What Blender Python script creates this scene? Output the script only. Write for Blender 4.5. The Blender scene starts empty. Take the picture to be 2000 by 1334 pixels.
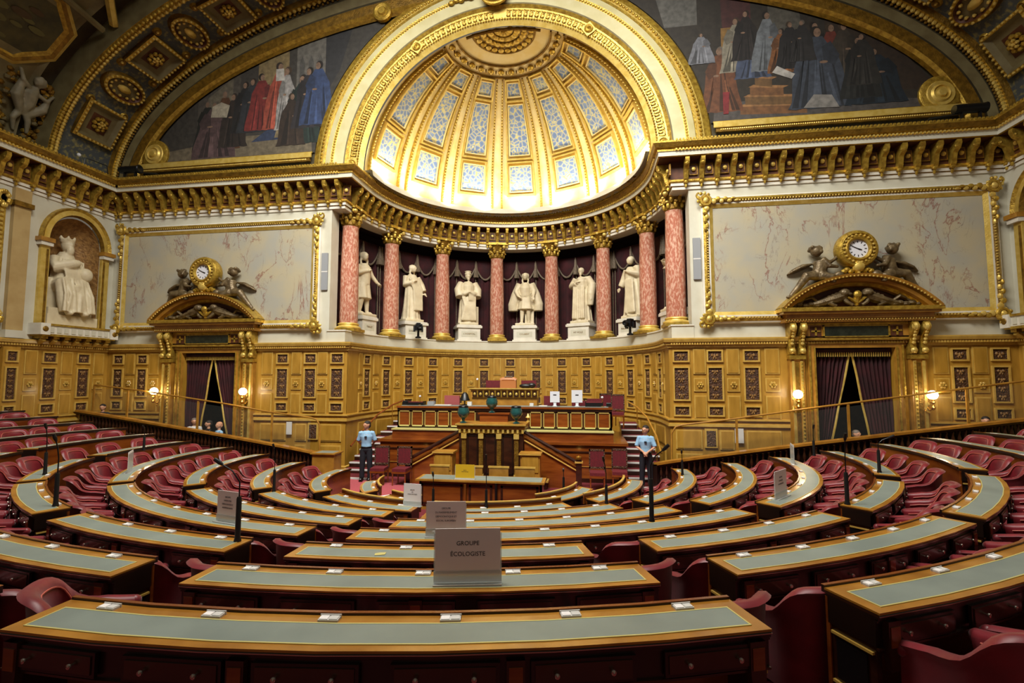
import bpy, random
from math import *
from mathutils import Vector, Matrix, noise
random.seed(7)
scn = bpy.context.scene
COL = scn.collection
# ------------------------------------------------------------------ materials
def lin(c):
    return tuple(((v/12.92) if v <= .04045 else ((v+.055)/1.055)**2.4) for v in c)
MATS = {}
def mat(name, c, rough=.5, metal=0., c2=None, scale=4., detail=4., bump=0., bscale=None, emit=None, estr=0., stretch=None, spec=.5, coat=0., sheen=0., contrast=(.35,.65), trans=0., alpha=1.):
    m = bpy.data.materials.new(name); m.use_nodes = True
    nt = m.node_tree; b = nt.nodes['Principled BSDF']
    b.inputs['Base Color'].default_value = (*lin(c), 1)
    b.inputs['Roughness'].default_value = rough
    b.inputs['Metallic'].default_value = metal
    b.inputs['Specular IOR Level'].default_value = spec
    b.inputs['Coat Weight'].default_value = coat
    b.inputs['Coat Roughness'].default_value = .12
    if sheen: b.inputs['Sheen Weight'].default_value = sheen
    if trans: b.inputs['Transmission Weight'].default_value = trans
    if alpha < 1: b.inputs['Alpha'].default_value = alpha
    if emit:
        b.inputs['Emission Color'].default_value = (*lin(emit), 1); b.inputs['Emission Strength'].default_value = estr
    if c2 is not None or bump:
        tc = nt.nodes.new('ShaderNodeTexCoord'); mp = nt.nodes.new('ShaderNodeMapping')
        nt.links.new(tc.outputs['Object'], mp.inputs['Vector'])
        if stretch: mp.inputs['Scale'].default_value = stretch
        if c2 is not None:
            n = nt.nodes.new('ShaderNodeTexNoise'); n.inputs['Scale'].default_value = scale; n.inputs['Detail'].default_value = detail
            nt.links.new(mp.outputs[0], n.inputs['Vector'])
            r = nt.nodes.new('ShaderNodeValToRGB'); r.color_ramp.elements[0].position = contrast[0]; r.color_ramp.elements[1].position = contrast[1]
            r.color_ramp.elements[0].color = (*lin(c), 1); r.color_ramp.elements[1].color = (*lin(c2), 1)
            nt.links.new(n.outputs['Fac'], r.inputs[0]); nt.links.new(r.outputs[0], b.inputs['Base Color'])
        if bump:
            n2 = nt.nodes.new('ShaderNodeTexNoise'); n2.inputs['Scale'].default_value = bscale or scale*3; n2.inputs['Detail'].default_value = 3
            nt.links.new(mp.outputs[0], n2.inputs['Vector'])
            bp = nt.nodes.new('ShaderNodeBump'); bp.inputs['Strength'].default_value = bump; bp.inputs['Distance'].default_value = .05
            nt.links.new(n2.outputs['Fac'], bp.inputs['Height']); nt.links.new(bp.outputs[0], b.inputs['Normal'])
    MATS[name] = m
    return m
def veined(name, base, vein, vein2, scale=1., rough=.25, width=.02, base2=None):
    """polished stone: distorted cloud base with thin veins"""
    m = mat(name, base, rough, c2=base2 or base, scale=1.3*scale, detail=5)
    nt = m.node_tree; b = nt.nodes['Principled BSDF']
    src = b.inputs['Base Color'].links[0].from_socket
    tc = nt.nodes.new('ShaderNodeTexCoord')
    for i, (vc, sc, wd) in enumerate(((vein, .55*scale, width), (vein2, 1.1*scale, width*.6))):
        n = nt.nodes.new('ShaderNodeTexNoise'); n.inputs['Scale'].default_value = sc; n.inputs['Detail'].default_value = 9; n.inputs['Roughness'].default_value = .6; n.inputs['Distortion'].default_value = .6
        mp = nt.nodes.new('ShaderNodeMapping'); mp.inputs['Location'].default_value = (3.1*i+1, 7*i, i*2.); mp.inputs['Rotation'].default_value = (0, .6, 0); mp.inputs['Scale'].default_value = (1.6, 1, .8)
        nt.links.new(tc.outputs['Object'], mp.inputs[0]); nt.links.new(mp.outputs[0], n.inputs['Vector'])
        s = nt.nodes.new('ShaderNodeMath'); s.operation = 'SUBTRACT'; s.inputs[1].default_value = .5
        a = nt.nodes.new('ShaderNodeMath'); a.operation = 'ABSOLUTE'
        r = nt.nodes.new('ShaderNodeMapRange'); r.inputs['From Min'].default_value = 0; r.inputs['From Max'].default_value = wd; r.inputs['To Min'].default_value = .8; r.inputs['To Max'].default_value = 0
        k = nt.nodes.new('ShaderNodeTexNoise'); k.inputs['Scale'].default_value = .9*scale; nt.links.new(tc.outputs['Object'], k.inputs['Vector'])
        kr = nt.nodes.new('ShaderNodeMapRange'); kr.inputs['From Min'].default_value = .43; kr.inputs['From Max'].default_value = .54
        mu = nt.nodes.new('ShaderNodeMath'); mu.operation = 'MULTIPLY'
        mx = nt.nodes.new('ShaderNodeMix'); mx.data_type = 'RGBA'
        nt.links.new(n.outputs['Fac'], s.inputs[0]); nt.links.new(s.outputs[0], a.inputs[0]); nt.links.new(a.outputs[0], r.inputs[0])
        nt.links.new(k.outputs['Fac'], kr.inputs[0]); nt.links.new(r.outputs[0], mu.inputs[0]); nt.links.new(kr.outputs[0], mu.inputs[1])
        nt.links.new(mu.outputs[0], mx.inputs[0]); nt.links.new(src, mx.inputs[6]); mx.inputs[7].default_value = (*lin(vc), 1)
        src = mx.outputs[2]
    nt.links.new(src, b.inputs['Base Color'])
    return m
GOLD = mat('gilding', (.78,.65,.26), .40, .62, c2=(.60,.47,.17), scale=9, bump=.25, bscale=30)
CREAMA = mat('cream archivolt plaster', (.76,.73,.56), .55, c2=(.71,.67,.48), scale=2)
OLIVEF = mat('olive wood fillet', (.62,.52,.27), .4)
GOLDD = mat('dark gilding', (.57,.43,.14), .45, .55, c2=(.42,.31,.09), scale=7, bump=.3, bscale=25)
DOMEG = mat('cream gilt plaster', (.91,.83,.60), .5, .08, c2=(.89,.78,.48), scale=2.5, bump=.05)
GOLDL = mat('pale gilding', (.87,.76,.42), .42, .45, c2=(.80,.67,.30), scale=6, bump=.12, bscale=30)
BROWNR = mat('red brown ground', (.34,.17,.06), .6, c2=(.26,.12,.04), scale=6)
STONE = mat('cream stone', (.80,.79,.72), .45, c2=(.76,.74,.66), scale=1.6)
STONEW = mat('white marble', (.88,.86,.80), .4, c2=(.82,.80,.74), scale=3)
MARBLE = veined('veined marble', (.71,.67,.56), (.50,.24,.20), (.50,.44,.41), 1., .28, .012, (.66,.65,.60))
REDM = mat('red column marble', (.68,.41,.32), .3, c2=(.81,.65,.56), scale=9, detail=9, stretch=(2.2,2.2,.9), contrast=(.45,.62), coat=.2)
OAK = mat('golden oak', (.69,.52,.19), .42, c2=(.61,.45,.14), scale=2.2, detail=6, stretch=(3,3,.7), coat=.15)
OAKL = mat('oak moulding', (.78,.64,.31), .38, c2=(.72,.57,.25), scale=5, coat=.2)
STUCCO = mat('grey stucco', (.56,.53,.44), .6, c2=(.47,.44,.35), scale=4)
OCHRE = mat('ochre stone pilaster', (.72,.62,.42), .5, c2=(.66,.55,.35), scale=2)
RELIEF = mat('carved relief wood', (.60,.46,.28), .45, c2=(.48,.34,.18), scale=9)
DRAW = mat('drawer mahogany', (.13,.07,.035), .35, c2=(.09,.05,.028), scale=3, coat=.2)
DRAWF = mat('drawer panel mahogany', (.24,.125,.055), .32, c2=(.17,.085,.04), scale=3, coat=.3)
OAKD = mat('carved walnut', (.36,.22,.10), .55, c2=(.22,.12,.05), scale=16, detail=5, bump=1., bscale=26, contrast=(.38,.6))
MAHOG = mat('polished mahogany', (.53,.28,.09), .25, c2=(.40,.18,.05), scale=2.6, detail=7, stretch=(.5,.5,3.), coat=.4)
MAHOGD = mat('dark mahogany', (.23,.11,.05), .33, c2=(.13,.05,.028), scale=3, detail=6, stretch=(1,1,3), coat=.25)
DESKW = mat('desk top wood', (.68,.47,.17), .3, c2=(.56,.36,.10), scale=3.5, detail=6, coat=.35)
LEATHER = mat('grey green leather', (.50,.54,.51), .40, c2=(.45,.49,.465), scale=2.2, spec=.6)
TOOL = mat('gilt tooling', (.80,.76,.48), .45, .25)
BRASS = mat('brass', (.80,.62,.28), .25, .9)
SILVER = mat('knob metal', (.75,.72,.66), .25, .9)
REDC = mat('crimson leather', (.48,.03,.095), .44, c2=(.39,.02,.07), scale=6, sheen=.25, spec=.45)
REDP = mat('red piping', (.72,.36,.30), .5)
REDSEAT = mat('claret fabric', (.40,.05,.10), .75, c2=(.33,.04,.08), scale=20)
CURT = mat('claret drapery', (.23,.035,.06), .9, c2=(.16,.022,.04), scale=3, sheen=.05)
CURTD = mat('dark drapery', (.15,.06,.05), .85)
TRIMG = mat('grey braid', (.50,.44,.36), .7, c2=(.35,.30,.24), scale=30)
CARPET = mat('red carpet', (.42,.09,.12), .95, c2=(.35,.06,.09), scale=30)
CARPETP = mat('rose carpet', (.66,.30,.33), .95, c2=(.60,.25,.28), scale=30)
BLACK = mat('black plastic', (.05,.05,.055), .4)
BLACKM = mat('black metal', (.09,.09,.10), .35, .5)
WHITEP = mat('white paper', (.80,.79,.77), .6)
SIGNP = mat('sign card', (.93,.91,.90), .6)
YELLOWP = mat('yellow card', (.80,.66,.10), .6)
ACRYL = mat('clear acrylic', (.86,.88,.87), .12, alpha=.45)
GLASS = mat('rail glass', (.85,.88,.85), .05, alpha=.03)
INK = mat('print ink', (.20,.18,.19), .7)
GREYSP = mat('grey speaker grille', (.56,.57,.58), .6)
DARKM = mat('dark green marble', (.10,.12,.09), .2, c2=(.16,.18,.14), scale=7)
BRONZE = mat('brown bronze', (.47,.40,.28), .42, .35, c2=(.32,.26,.17), scale=8, bump=.2)
STAT = mat('statue marble', (.86,.81,.68), .5, c2=(.80,.74,.61), scale=3, bump=.15, bscale=14)
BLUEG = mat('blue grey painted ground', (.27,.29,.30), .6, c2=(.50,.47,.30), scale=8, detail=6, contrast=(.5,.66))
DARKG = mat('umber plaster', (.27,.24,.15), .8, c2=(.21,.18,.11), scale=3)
GREYP = mat('grey gold plaster', (.46,.42,.28), .7, c2=(.38,.33,.20), scale=2)
SKIN = mat('skin', (.76,.56,.44), .55)
HAIR = mat('dark hair', (.11,.08,.06), .7)
HAIRG = mat('grey hair', (.45,.40,.36), .7)
SHIRT = mat('pale blue shirt', (.58,.74,.86), .7, c2=(.52,.68,.81), scale=10)
NAVY = mat('navy trousers', (.07,.08,.12), .8)
SHOE = mat('black shoe leather', (.04,.04,.05), .35)
GLOBE = mat('lit opal glass', (.95,.93,.88), .3, emit=(1,.93,.82), estr=9)
TEALU = mat('dark teal porcelain', (.13,.33,.32), .15, c2=(.08,.22,.22), scale=5, coat=.6)
DIAL = mat('clock dial', (.86,.86,.88), .4)
OAKM = mat('honey oak', (.68,.49,.18), .4, c2=(.58,.40,.13), scale=4, coat=.2)
MONW = mat('white computer casing', (.82,.83,.85), .35)
TAN = mat('tan leather', (.66,.42,.22), .5)
def blue_panel():
    m = mat('painted arabesque panel', (.50,.55,.62), .5); nt = m.node_tree; b = nt.nodes['Principled BSDF']
    tc = nt.nodes.new('ShaderNodeTexCoord')
    v = nt.nodes.new('ShaderNodeTexVoronoi'); v.feature = 'DISTANCE_TO_EDGE'; v.inputs['Scale'].default_value = 5.5
    n = nt.nodes.new('ShaderNodeTexNoise'); n.inputs['Scale'].default_value = 6; n.inputs['Detail'].default_value = 3
    nt.links.new(tc.outputs['Object'], v.inputs['Vector']); nt.links.new(tc.outputs['Object'], n.inputs['Vector'])
    r = nt.nodes.new('ShaderNodeValToRGB'); e = r.color_ramp.elements
    e[0].position = .03; e[0].color = (*lin((.78,.72,.45)), 1); e[1].position = .075; e[1].color = (*lin((.50,.57,.68)), 1)
    x = e.new(.3); x.color = (*lin((.40,.47,.60)), 1)
    nt.links.new(v.outputs['Distance'], r.inputs[0])
    r2 = nt.nodes.new('ShaderNodeValToRGB'); r2.color_ramp.elements[0].position = .60; r2.color_ramp.elements[1].position = .66
    nt.links.new(n.outputs['Fac'], r2.inputs[0])
    mx = nt.nodes.new('ShaderNodeMix'); mx.data_type = 'RGBA'
    nt.links.new(r2.outputs[0], mx.inputs[0]); nt.links.new(r.outputs[0], mx.inputs[6]); mx.inputs[7].default_value = (*lin((.74,.72,.56)), 1)
    nt.links.new(mx.outputs[2], b.inputs['Base Color'])
    return m
BLUEP = blue_panel()

# ------------------------------------------------------------------ mesh builder
class MB:
    def __init__(s): s.v = []; s.f = []; s.m = []; s.ms = []
    def mi(s, m):
        if m not in s.ms: s.ms.append(m)
        return s.ms.index(m)
    def add(s, vs, fs, m, fn=None):
        k = len(s.v); i = s.mi(m)
        s.v += [tuple(fn(*p)) if fn else tuple(p) for p in vs]
        s.f += [tuple(k+j for j in f) for f in fs]; s.m += [i]*len(fs)
        return s
    def box(s, x0, x1, y0, y1, z0, z1, m, fn=None, n=1):
        vs = []; fs = []
        for i in range(n+1):
            x = x0+(x1-x0)*i/n
            vs += [(x,y0,z0),(x,y1,z0),(x,y1,z1),(x,y0,z1)]
        for i in range(n):
            a = 4*i
            for j in range(4): fs.append((a+j, a+4+j, a+4+(j+1)%4, a+(j+1)%4))
        fs.append((0,1,2,3)); b = 4*n; fs.append((b+3,b+2,b+1,b))
        return s.add(vs, fs, m, fn)
    def obox(s, c, sz, m, rz=0., rx=0., ry=0.):
        M = Matrix.Translation(c) @ Matrix.Rotation(rz,4,'Z') @ Matrix.Rotation(ry,4,'Y') @ Matrix.Rotation(rx,4,'X')
        a, b, d = (q/2 for q in sz)
        return s.box(-a,a,-b,b,-d,d, m, lambda x,y,z: M @ Vector((x,y,z)))
    def prism(s, poly, z0, z1, m, fn=None):
        n = len(poly); vs = [(x,y,z0) for x,y in poly]+[(x,y,z1) for x,y in poly]
        fs = [tuple(range(n))[::-1], tuple(range(n,2*n))]+[(i,(i+1)%n,n+(i+1)%n,n+i) for i in range(n)]
        return s.add(vs, fs, m, fn)
    def lathe(s, prof, c, n, m, a0=0, a1=2*pi, fn=None, flute=0):
        full = abs(a1-a0-2*pi) < 1e-6; k = n if full else n+1
        vs = []; fs = []
        for (r,z) in prof:
            for i in range(k):
                a = a0+(a1-a0)*i/n; rr = r*(1+(flute if i%2 else 0))
                vs.append((c[0]+rr*cos(a), c[1]+rr*sin(a), c[2]+z))
        for j in range(len(prof)-1):
            for i in range(n):
                i2 = (i+1)%k
                fs.append((j*k+i, j*k+i2, (j+1)*k+i2, (j+1)*k+i))
        if full:
            if prof[0][0] > 1e-4: fs.append(tuple(range(n))[::-1])
            if prof[-1][0] > 1e-4: fs.append(tuple((len(prof)-1)*k+i for i in range(n)))
        return s.add(vs, fs, m, fn)
    def ball(s, c, r, m, nu=10, nv=6, fn=None, rot=None):
        if not hasattr(r, '__len__'): r = (r,r,r)
        vs = []; fs = []
        for j in range(nv+1):
            t = -pi/2+pi*j/nv
            for i in range(nu):
                a = 2*pi*i/nu; p = Vector((r[0]*cos(t)*cos(a), r[1]*cos(t)*sin(a), r[2]*sin(t)))
                if rot: p = rot @ p
                vs.append((c[0]+p.x, c[1]+p.y, c[2]+p.z))
        for j in range(nv):
            for i in range(nu):
                i2 = (i+1)%nu; fs.append((j*nu+i, j*nu+i2, (j+1)*nu+i2, (j+1)*nu+i))
        return s.add(vs, fs, m, fn)
    def tube(s, pts, r, m, n=8, closed=False, fn=None, cap=True, flat=1., up=None):
        P = [Vector(p) for p in pts]; N = len(P); vs = []; fs = []
        pu = None
        for i in range(N):
            if closed: t = P[(i+1)%N]-P[i-1]
            else: t = P[min(i+1,N-1)]-P[max(i-1,0)]
            t.normalize()
            if pu is None:
                u = Vector(up) if up else (Vector((0,0,1)) if abs(t.z) < .9 else Vector((1,0,0)))
            else: u = pu
            u = (u-t*u.dot(t)).normalized(); pu = u; w = t.cross(u)
            rr = r[i] if hasattr(r,'__len__') else r
            for k in range(n):
                a = 2*pi*k/n; q = P[i]+u*(rr*flat*cos(a))+w*(rr*sin(a)); vs.append(tuple(q))
        for i in range(N if closed else N-1):
            j = (i+1)%N
            for k in range(n):
                k2 = (k+1)%n; fs.append((i*n+k, i*n+k2, j*n+k2, j*n+k))
        if not closed and cap: fs.append(tuple(range(n))[::-1]); fs.append(tuple((N-1)*n+k for k in range(n)))
        return s.add(vs, fs, m, fn)
    def sweep(s, prof, path, mats, closed=False):
        """prof: list of (d,z); path: list of (x,y); d measured along the mitred right-hand normal; mats one or a list per segment"""
        N = len(path); nr = []
        for i in range(N):
            def nn(a, b):
                dx, dy = path[b][0]-path[a][0], path[b][1]-path[a][1]; l = hypot(dx,dy); return (dy/l, -dx/l)
            if closed: n1 = nn(i-1,i); n2 = nn(i,(i+1)%N)
            else: n1 = nn(max(i-1,0), max(i-1,0)+1); n2 = nn(min(i,N-2), min(i,N-2)+1)
            sx, sy = n1[0]+n2[0], n1[1]+n2[1]; q = (sx*sx+sy*sy)/2 or 1e-6
            nr.append((sx/q, sy/q))
        K = len(prof); vs = [(path[i][0]+nr[i][0]*d, path[i][1]+nr[i][1]*d, z) for i in range(N) for d,z in prof]
        for j in range(K-1):
            m = mats[j] if isinstance(mats, (list,tuple)) else mats
            k = len(s.v); mi = s.mi(m)
            sub = []
            for i in range(N if closed else N-1):
                a = i*K; b = ((i+1)%N)*K
                sub.append((a+j, a+j+1, b+j+1, b+j))
            # own verts per strip keeps creases sharp
            idx = {}; vv = []
            ff = []
            for f in sub:
                g = []
                for q in f:
                    if q not in idx: idx[q] = len(vv); vv.append(vs[q])
                    g.append(idx[q])
                ff.append(tuple(g))
            s.add(vv, ff, m)
        return s
    def build(s, name, parent=None, smooth=35, loc=None, rz=0., **tags):
        me = bpy.data.meshes.new(name); me.from_pydata(s.v, [], s.f)
        for m in s.ms: me.materials.append(m)
        me.polygons.foreach_set('material_index', s.m)
        if smooth:
            me.polygons.foreach_set('use_smooth', [True]*len(s.f)); me.set_sharp_from_angle(angle=radians(smooth))
        me.update()
        o = bpy.data.objects.new(name, me); COL.objects.link(o)
        if loc: o.location = loc
        if rz: o.rotation_euler.z = rz
        if parent: o.parent = parent
        tag(o, **tags)
        return o
def tag(o, label=None, cat=None, group=None, kind=None):
    if label: o['label'] = label
    if cat: o['category'] = cat
    if group: o['group'] = group
    if kind: o['kind'] = kind
    return o
def thing(name, loc=(0,0,0), rz=0., label=None, cat=None, group=None, kind=None):
    o = bpy.data.objects.new(name, None); COL.objects.link(o); o.empty_display_size = .1
    o.location = loc; o.rotation_euler.z = rz
    return tag(o, label, cat, group, kind)
def copy_tree(o, parent=None, loc=None, rz=None):
    c = o.copy(); COL.objects.link(c)
    if parent: c.parent = parent
    if loc is not None: c.location = loc
    if rz is not None: c.rotation_euler.z = rz
    for ch in o.children: copy_tree(ch, c)
    return c
ORD = ['zeroth','first','second','third','fourth','fifth','sixth','seventh','eighth','ninth','tenth','eleventh','twelfth','thirteenth','fourteenth','fifteenth','sixteenth','seventeenth','eighteenth','nineteenth','twentieth']
def nth(i):
    if i < len(ORD): return ORD[i]
    return '%d%s' % (i, {1:'st',2:'nd',3:'rd'}.get(i%10,'th') if i%100 not in (11,12,13) else 'th')
def lettering(txt, size, loc, m, parent, rot=(pi/2,0,0), name='lettering', ext=.002):
    cu = bpy.data.curves.new(name, 'FONT'); cu.body = txt; cu.size = size; cu.align_x = 'CENTER'; cu.align_y = 'CENTER'; cu.extrude = ext
    cu.resolution_u = 3; cu.materials.append(m)
    tmp = bpy.data.objects.new(name, cu); COL.objects.link(tmp); bpy.context.view_layer.update()
    me = bpy.data.meshes.new_from_object(tmp.evaluated_get(bpy.context.evaluated_depsgraph_get())); bpy.data.objects.remove(tmp)
    o = bpy.data.objects.new(name, me); COL.objects.link(o); o.location = loc; o.rotation_euler = rot
    if parent: o.parent = parent
    return o
# ------------------------------------------------------------------ plan
CY = .78                      # centre of the apse
HW = 14.5                     # half width of the wall
def arc(r, a0, a1, n, cy=CY): # azimuth from +Y, degrees
    return [(r*sin(radians(a0+(a1-a0)*i/n)), cy+r*cos(radians(a0+(a1-a0)*i/n))) for i in range(n+1)]
def polar(r, az, cy=CY): return (r*sin(radians(az)), cy+r*cos(radians(az)))
NICHE = mat('gilt coffered niche', (.50,.36,.20), .6, .2, c2=(.66,.50,.28), scale=9, bump=.6, bscale=14)
PAINTD = mat('dim olive painting', (.20,.18,.09), .6, c2=(.30,.27,.13), scale=3)
PAINTA = mat('olive figures', (.36,.34,.17), .6); PAINTB = mat('brown figures', (.27,.19,.09), .6)
def remesh(o, vox, smooth=True):
    m = o.modifiers.new('skin','REMESH'); m.mode='VOXEL'; m.voxel_size=vox; m.use_smooth_shade=True
    s = o.modifiers.new('soften','SMOOTH'); s.factor=.5; s.iterations=2
    return o

# ------------------------------------------------------------------ shell
def Ffront(x, d, z): return (x, -d, z)
def Farc(r):
    def f(u, d, z): a = u/r; return ((r-d)*sin(a), CY+(r-d)*cos(a), z)
    return f
def Fleft(u, d, z): return (-HW+d, u, z)      # u = y
def Fright(u, d, z): return (HW-d, u, z)
R_D = 5.2
wall_path = [(-HW,-9.)] + [(-HW,0),(-R_D,0),(-R_D,CY)] + arc(R_D,-90,90,48)[1:-1] + [(R_D,CY),(R_D,0),(HW,0),(HW,-9.)]
cor_path = [(-HW,-9.)] + [(-HW,0),(-5.45,0),(-5.45,CY)] + arc(5.45,-90,90,48)[1:-1] + [(5.45,CY),(5.45,0),(HW,0),(HW,-9.)]
# floor
f = MB(); f.box(-16,16,-18,8,-.2,0,CARPET); f.build('floor', kind='structure')
# flat front walls (white), both sides of the apse, with door reveals left open to z 3.95
DX = 10.33; DW = 1.05
for sgn, side in ((-1,'front_left'),(1,'front_right')):
    w = MB()
    F = lambda x,d,z: (sgn*x, -d, z)
    w.box(5.9,DX-DW,-.5,0,0,4.2,OAK,F); w.box(DX+DW,HW+.3,-.5,0,0,4.2,OAK,F); w.box(DX-DW,DX+DW,-.5,0,3.95,4.2,OAK,F)
    w.box(5.9,HW+.3,-.5,0,4.2,10.4,STONE,F)
    w.build('wall_'+side, kind='structure')
# dark lobby behind each doorway
for sgn, side in ((-1,'lobby_left'),(1,'lobby_right')):
    w = MB(); F = lambda x,d,z: (sgn*x, -d, z)
    w.box(DX-1.6,DX+1.6,-2.6,-2.5,0,4.4,BROWNR,F); w.box(DX-1.6,DX-1.5,-2.6,-.5,0,4.4,BROWNR,F); w.box(DX+1.5,DX+1.6,-2.6,-.5,0,4.4,BROWNR,F); w.box(DX-1.6,DX+1.6,-2.6,-.5,4.3,4.4,BROWNR,F)
    w.build('wall_'+side, kind='structure')
# apse: drum, ledge, back wall behind the curtains
w = MB()
w.sweep([(0,0),(0,4.25)], [(-R_D,.0),(-R_D,CY)]+arc(R_D,-90,90,48)[1:-1]+[(R_D,CY),(R_D,0)], OAK)
w.build('wall_apse_drum', kind='structure')
w = MB()
pl = [(-5.95,-.02),(-5.3,-.02),(-5.3,CY)]+arc(5.3,-90,90,48)[1:-1]+[(5.3,CY),(5.3,-.02),(5.95,-.02)]
w.sweep([(-2.,4.68),(.03,4.68),(.03,4.64),(0,4.62),(0,4.25)], pl, [STONE,STONEW,STONEW,STONE])
w.build('trim_1', kind='structure')
w = MB(); w.sweep([(0,4.3),(0,9.6)], [(-6.9,.5)]+arc(6.9,-90,90,40)+[(6.9,.5)], CURTD)
w.sweep([(0,9.0),(1.2,9.0)], arc(6.9,-90,90,40), CURTD)
w.build('wall_apse_back', kind='structure')
# side walls
for sgn, side in ((-1,'left'),(1,'right')):
    w = MB(); F = lambda u,d,z: (sgn*(HW-d), u, z)
    NY0, NY1 = -2.22, -.52       # niche opening
    w.box(-9,.3,-.4,0,0,4.2,OAK,F)
    w.box(-9,NY0,-.4,0,4.2,10.4,STONE,F); w.box(NY1,.3,-.4,0,4.2,10.4,STONE,F); w.box(NY0,NY1,-.4,0,4.2,4.7,STONE,F)
    # arch spandrel over the niche (semi-circle radius .85 at z 7.75)
    cyn = (NY0+NY1)/2; rn = (NY1-NY0)/2; vs=[]; fs=[]; n=16
    for i in range(n+1):
        a = pi*i/n; yy = cyn+rn*cos(a); zz = 7.55+rn*sin(a)*1.15
        vs += [(yy,0,zz),(yy,0,10.4)]
    for i in range(n): fs.append((2*i,2*i+1,2*i+3,2*i+2))
    w.add(vs,fs,STONE,F)
    # niche interior
    vs=[]; fs=[]; n=14
    prof=[(rn,4.7),(rn,7.5)]+[(rn*cos(radians(t)),7.5+rn*1.15*sin(radians(t))) for t in range(10,91,10)]
    for r_,z_ in prof:
        for i in range(n+1):
            a = pi*i/n; vs.append((cyn+r_*cos(a), -r_*sin(a)*.95-.02, z_))
    for j in range(len(prof)-1):
        for i in range(n): fs.append((j*(n+1)+i, j*(n+1)+i+1, (j+1)*(n+1)+i+1, (j+1)*(n+1)+i))
    w.add(vs,fs,NICHE,F)
    w.box(NY0,NY1,-.85,.02,4.6,4.7,STONEW,F)
    w.box(-3.3,-2.85,0,.13,4.27,8.86,OCHRE,F); w.box(-3.34,-2.81,0,.2,8.3,8.45,GOLDD,F); w.box(-3.34,-2.81,0,.2,4.27,4.5,STONE,F)
    w.build('wall_'+side, kind='structure')
# ---- oak panelling
def carved(b, F, u0, u1, z0, z1, n=1, seed=0):
    t = .045
    b.box(u0-t,u1+t,0,.05,z0-t,z0,OAKL,F,n); b.box(u0-t,u1+t,0,.05,z1,z1+t,OAKL,F,n)
    b.box(u0-t,u0,0,.05,z0,z1,OAKL,F); b.box(u1,u1+t,0,.05,z0,z1,OAKL,F)
    b.box(u0,u1,0,.012,z0,z1,OAKD,F,n)
    # low relief: candelabra stem with paired scrolls
    w = u1-u0; h = z1-z0; c = (u0+u1)/2; k = max(1,int(round(h/(w*.62))))
    for i in range(k):
        zc = z0+h*(i+.5)/k; q = min(w, h/k)
        for sx in (-1,1):
            b.ball((c+sx*q*.26,.02,zc+q*.08),(q*.15,.022,q*.15),RELIEF,6,4,F)
            b.ball((c+sx*q*.12,.02,zc-q*.22),(q*.08,.02,q*.14),RELIEF,6,4,F)
        b.ball((c,.022,zc),(q*.11,.03,q*.2),RELIEF,6,4,F)
def plain(b, F, u0, u1, z0, z1, n=1):
    t = .035
    b.box(u0,u1,0,.03,z0,z1,OAKL,F,n); b.box(u0+t,u1-t,0,.045,z0+t,z1-t,OAK,F,n)
def rosettep(b, F, u0, u1, z0, z1):
    b.box(u0,u1,0,.03,z0,z1,OAKL,F); b.box(u0+.03,u1-.03,0,.034,z0+.03,z1-.03,OAK,F)
    c = (u0+u1)/2; zc = (z0+z1)/2; r = min(u1-u0,z1-z0)*.24
    for i in range(6):
        a = i*pi/3; b.ball((c+r*.75*cos(a),.05,zc+r*.75*sin(a)),(r*.42,.03,r*.42),OAKL,6,4,F)
    b.ball((c,.07,zc),(r*.4,.035,r*.4),GOLD,6,4,F)
def wide_bay(b, F, c, w):
    carved(b,F,c-w/2,c+w/2,3.58,3.86); carved(b,F,c-w/2,c+w/2,2.42,3.36); carved(b,F,c-w/2,c+w/2,1.96,2.2)
def slim_bay(b, F, c, w):
    plain(b,F,c-w/2,c+w/2,3.18,3.93); rosettep(b,F,c-w/2,c+w/2,2.66,3.06); plain(b,F,c-w/2,c+w/2,1.86,2.54)
def lower(b, F, segs, n=1):
    for u0,u1 in segs: plain(b,F,u0,u1,.95,1.52,n); plain(b,F,u0,u1,.2,.82,n)
for sgn, side in ((-1,'left'),(1,'right')):
    F = lambda x,d,z: (sgn*x,-d,z); b = MB()
    slim_bay(b,F,8.12,.4)
    for c in (7.55,6.52): wide_bay(b,F,c,.38)
    for c in (7.03,6.08): slim_bay(b,F,c,.36)
    wide_bay(b,F,5.55,.4)
    slim_bay(b,F,12.55,.38)
    for c in (13.03,14.02): wide_bay(b,F,c,.36)
    slim_bay(b,F,13.53,.38)
    b.box(5.2,5.9,-.02,0,0,4.2,OAK,F)
    lower(b,F,((5.35,6.1),(6.6,7.0),(7.35,8.3),(12.4,13.3),(13.45,14.3)))
    b.box(6.17,6.53,-.0,.05,1.0,1.56,OAKL,F); b.box(6.22,6.48,.05,.06,1.05,1.5,OAKD,F)
    b.build('trim_panelling_front_'+side, kind='structure')
    F = lambda u,d,z: (sgn*(HW-d),u,z); b = MB()
    for i,c in enumerate((-.35,-.88,-1.42,-1.95,-2.48)):
        (slim_bay if i%2==0 else wide_bay)(b,F,c,.36)
    b.box(-3.3,-2.85,0,.12,0,4.0,OAK,F); wide_bay(b,lambda u,d,z: F(u,d+.12,z),-3.08,.25)
    for i in range(8): (slim_bay if i%2==0 else wide_bay)(b,F,-3.7-.54*i,.36)
    lower(b,F,[(-.1-1.0*i-.9,-.1-1.0*i) for i in range(8)])
    b.build('trim_panelling_'+side, kind='structure')
b = MB(); F = Farc(R_D); dg = radians(1)*R_D
for k in range(14):
    c = (-83.57+12.857*k)*dg; wide_bay(b,F,c,.36)
for k in range(15):
    c = (-90+12.857*k)*dg
    if 0<k<14: slim_bay(b,F,c,.32)
    else: slim_bay(b,F,c+(.155 if k==0 else -.155),.24)
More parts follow.
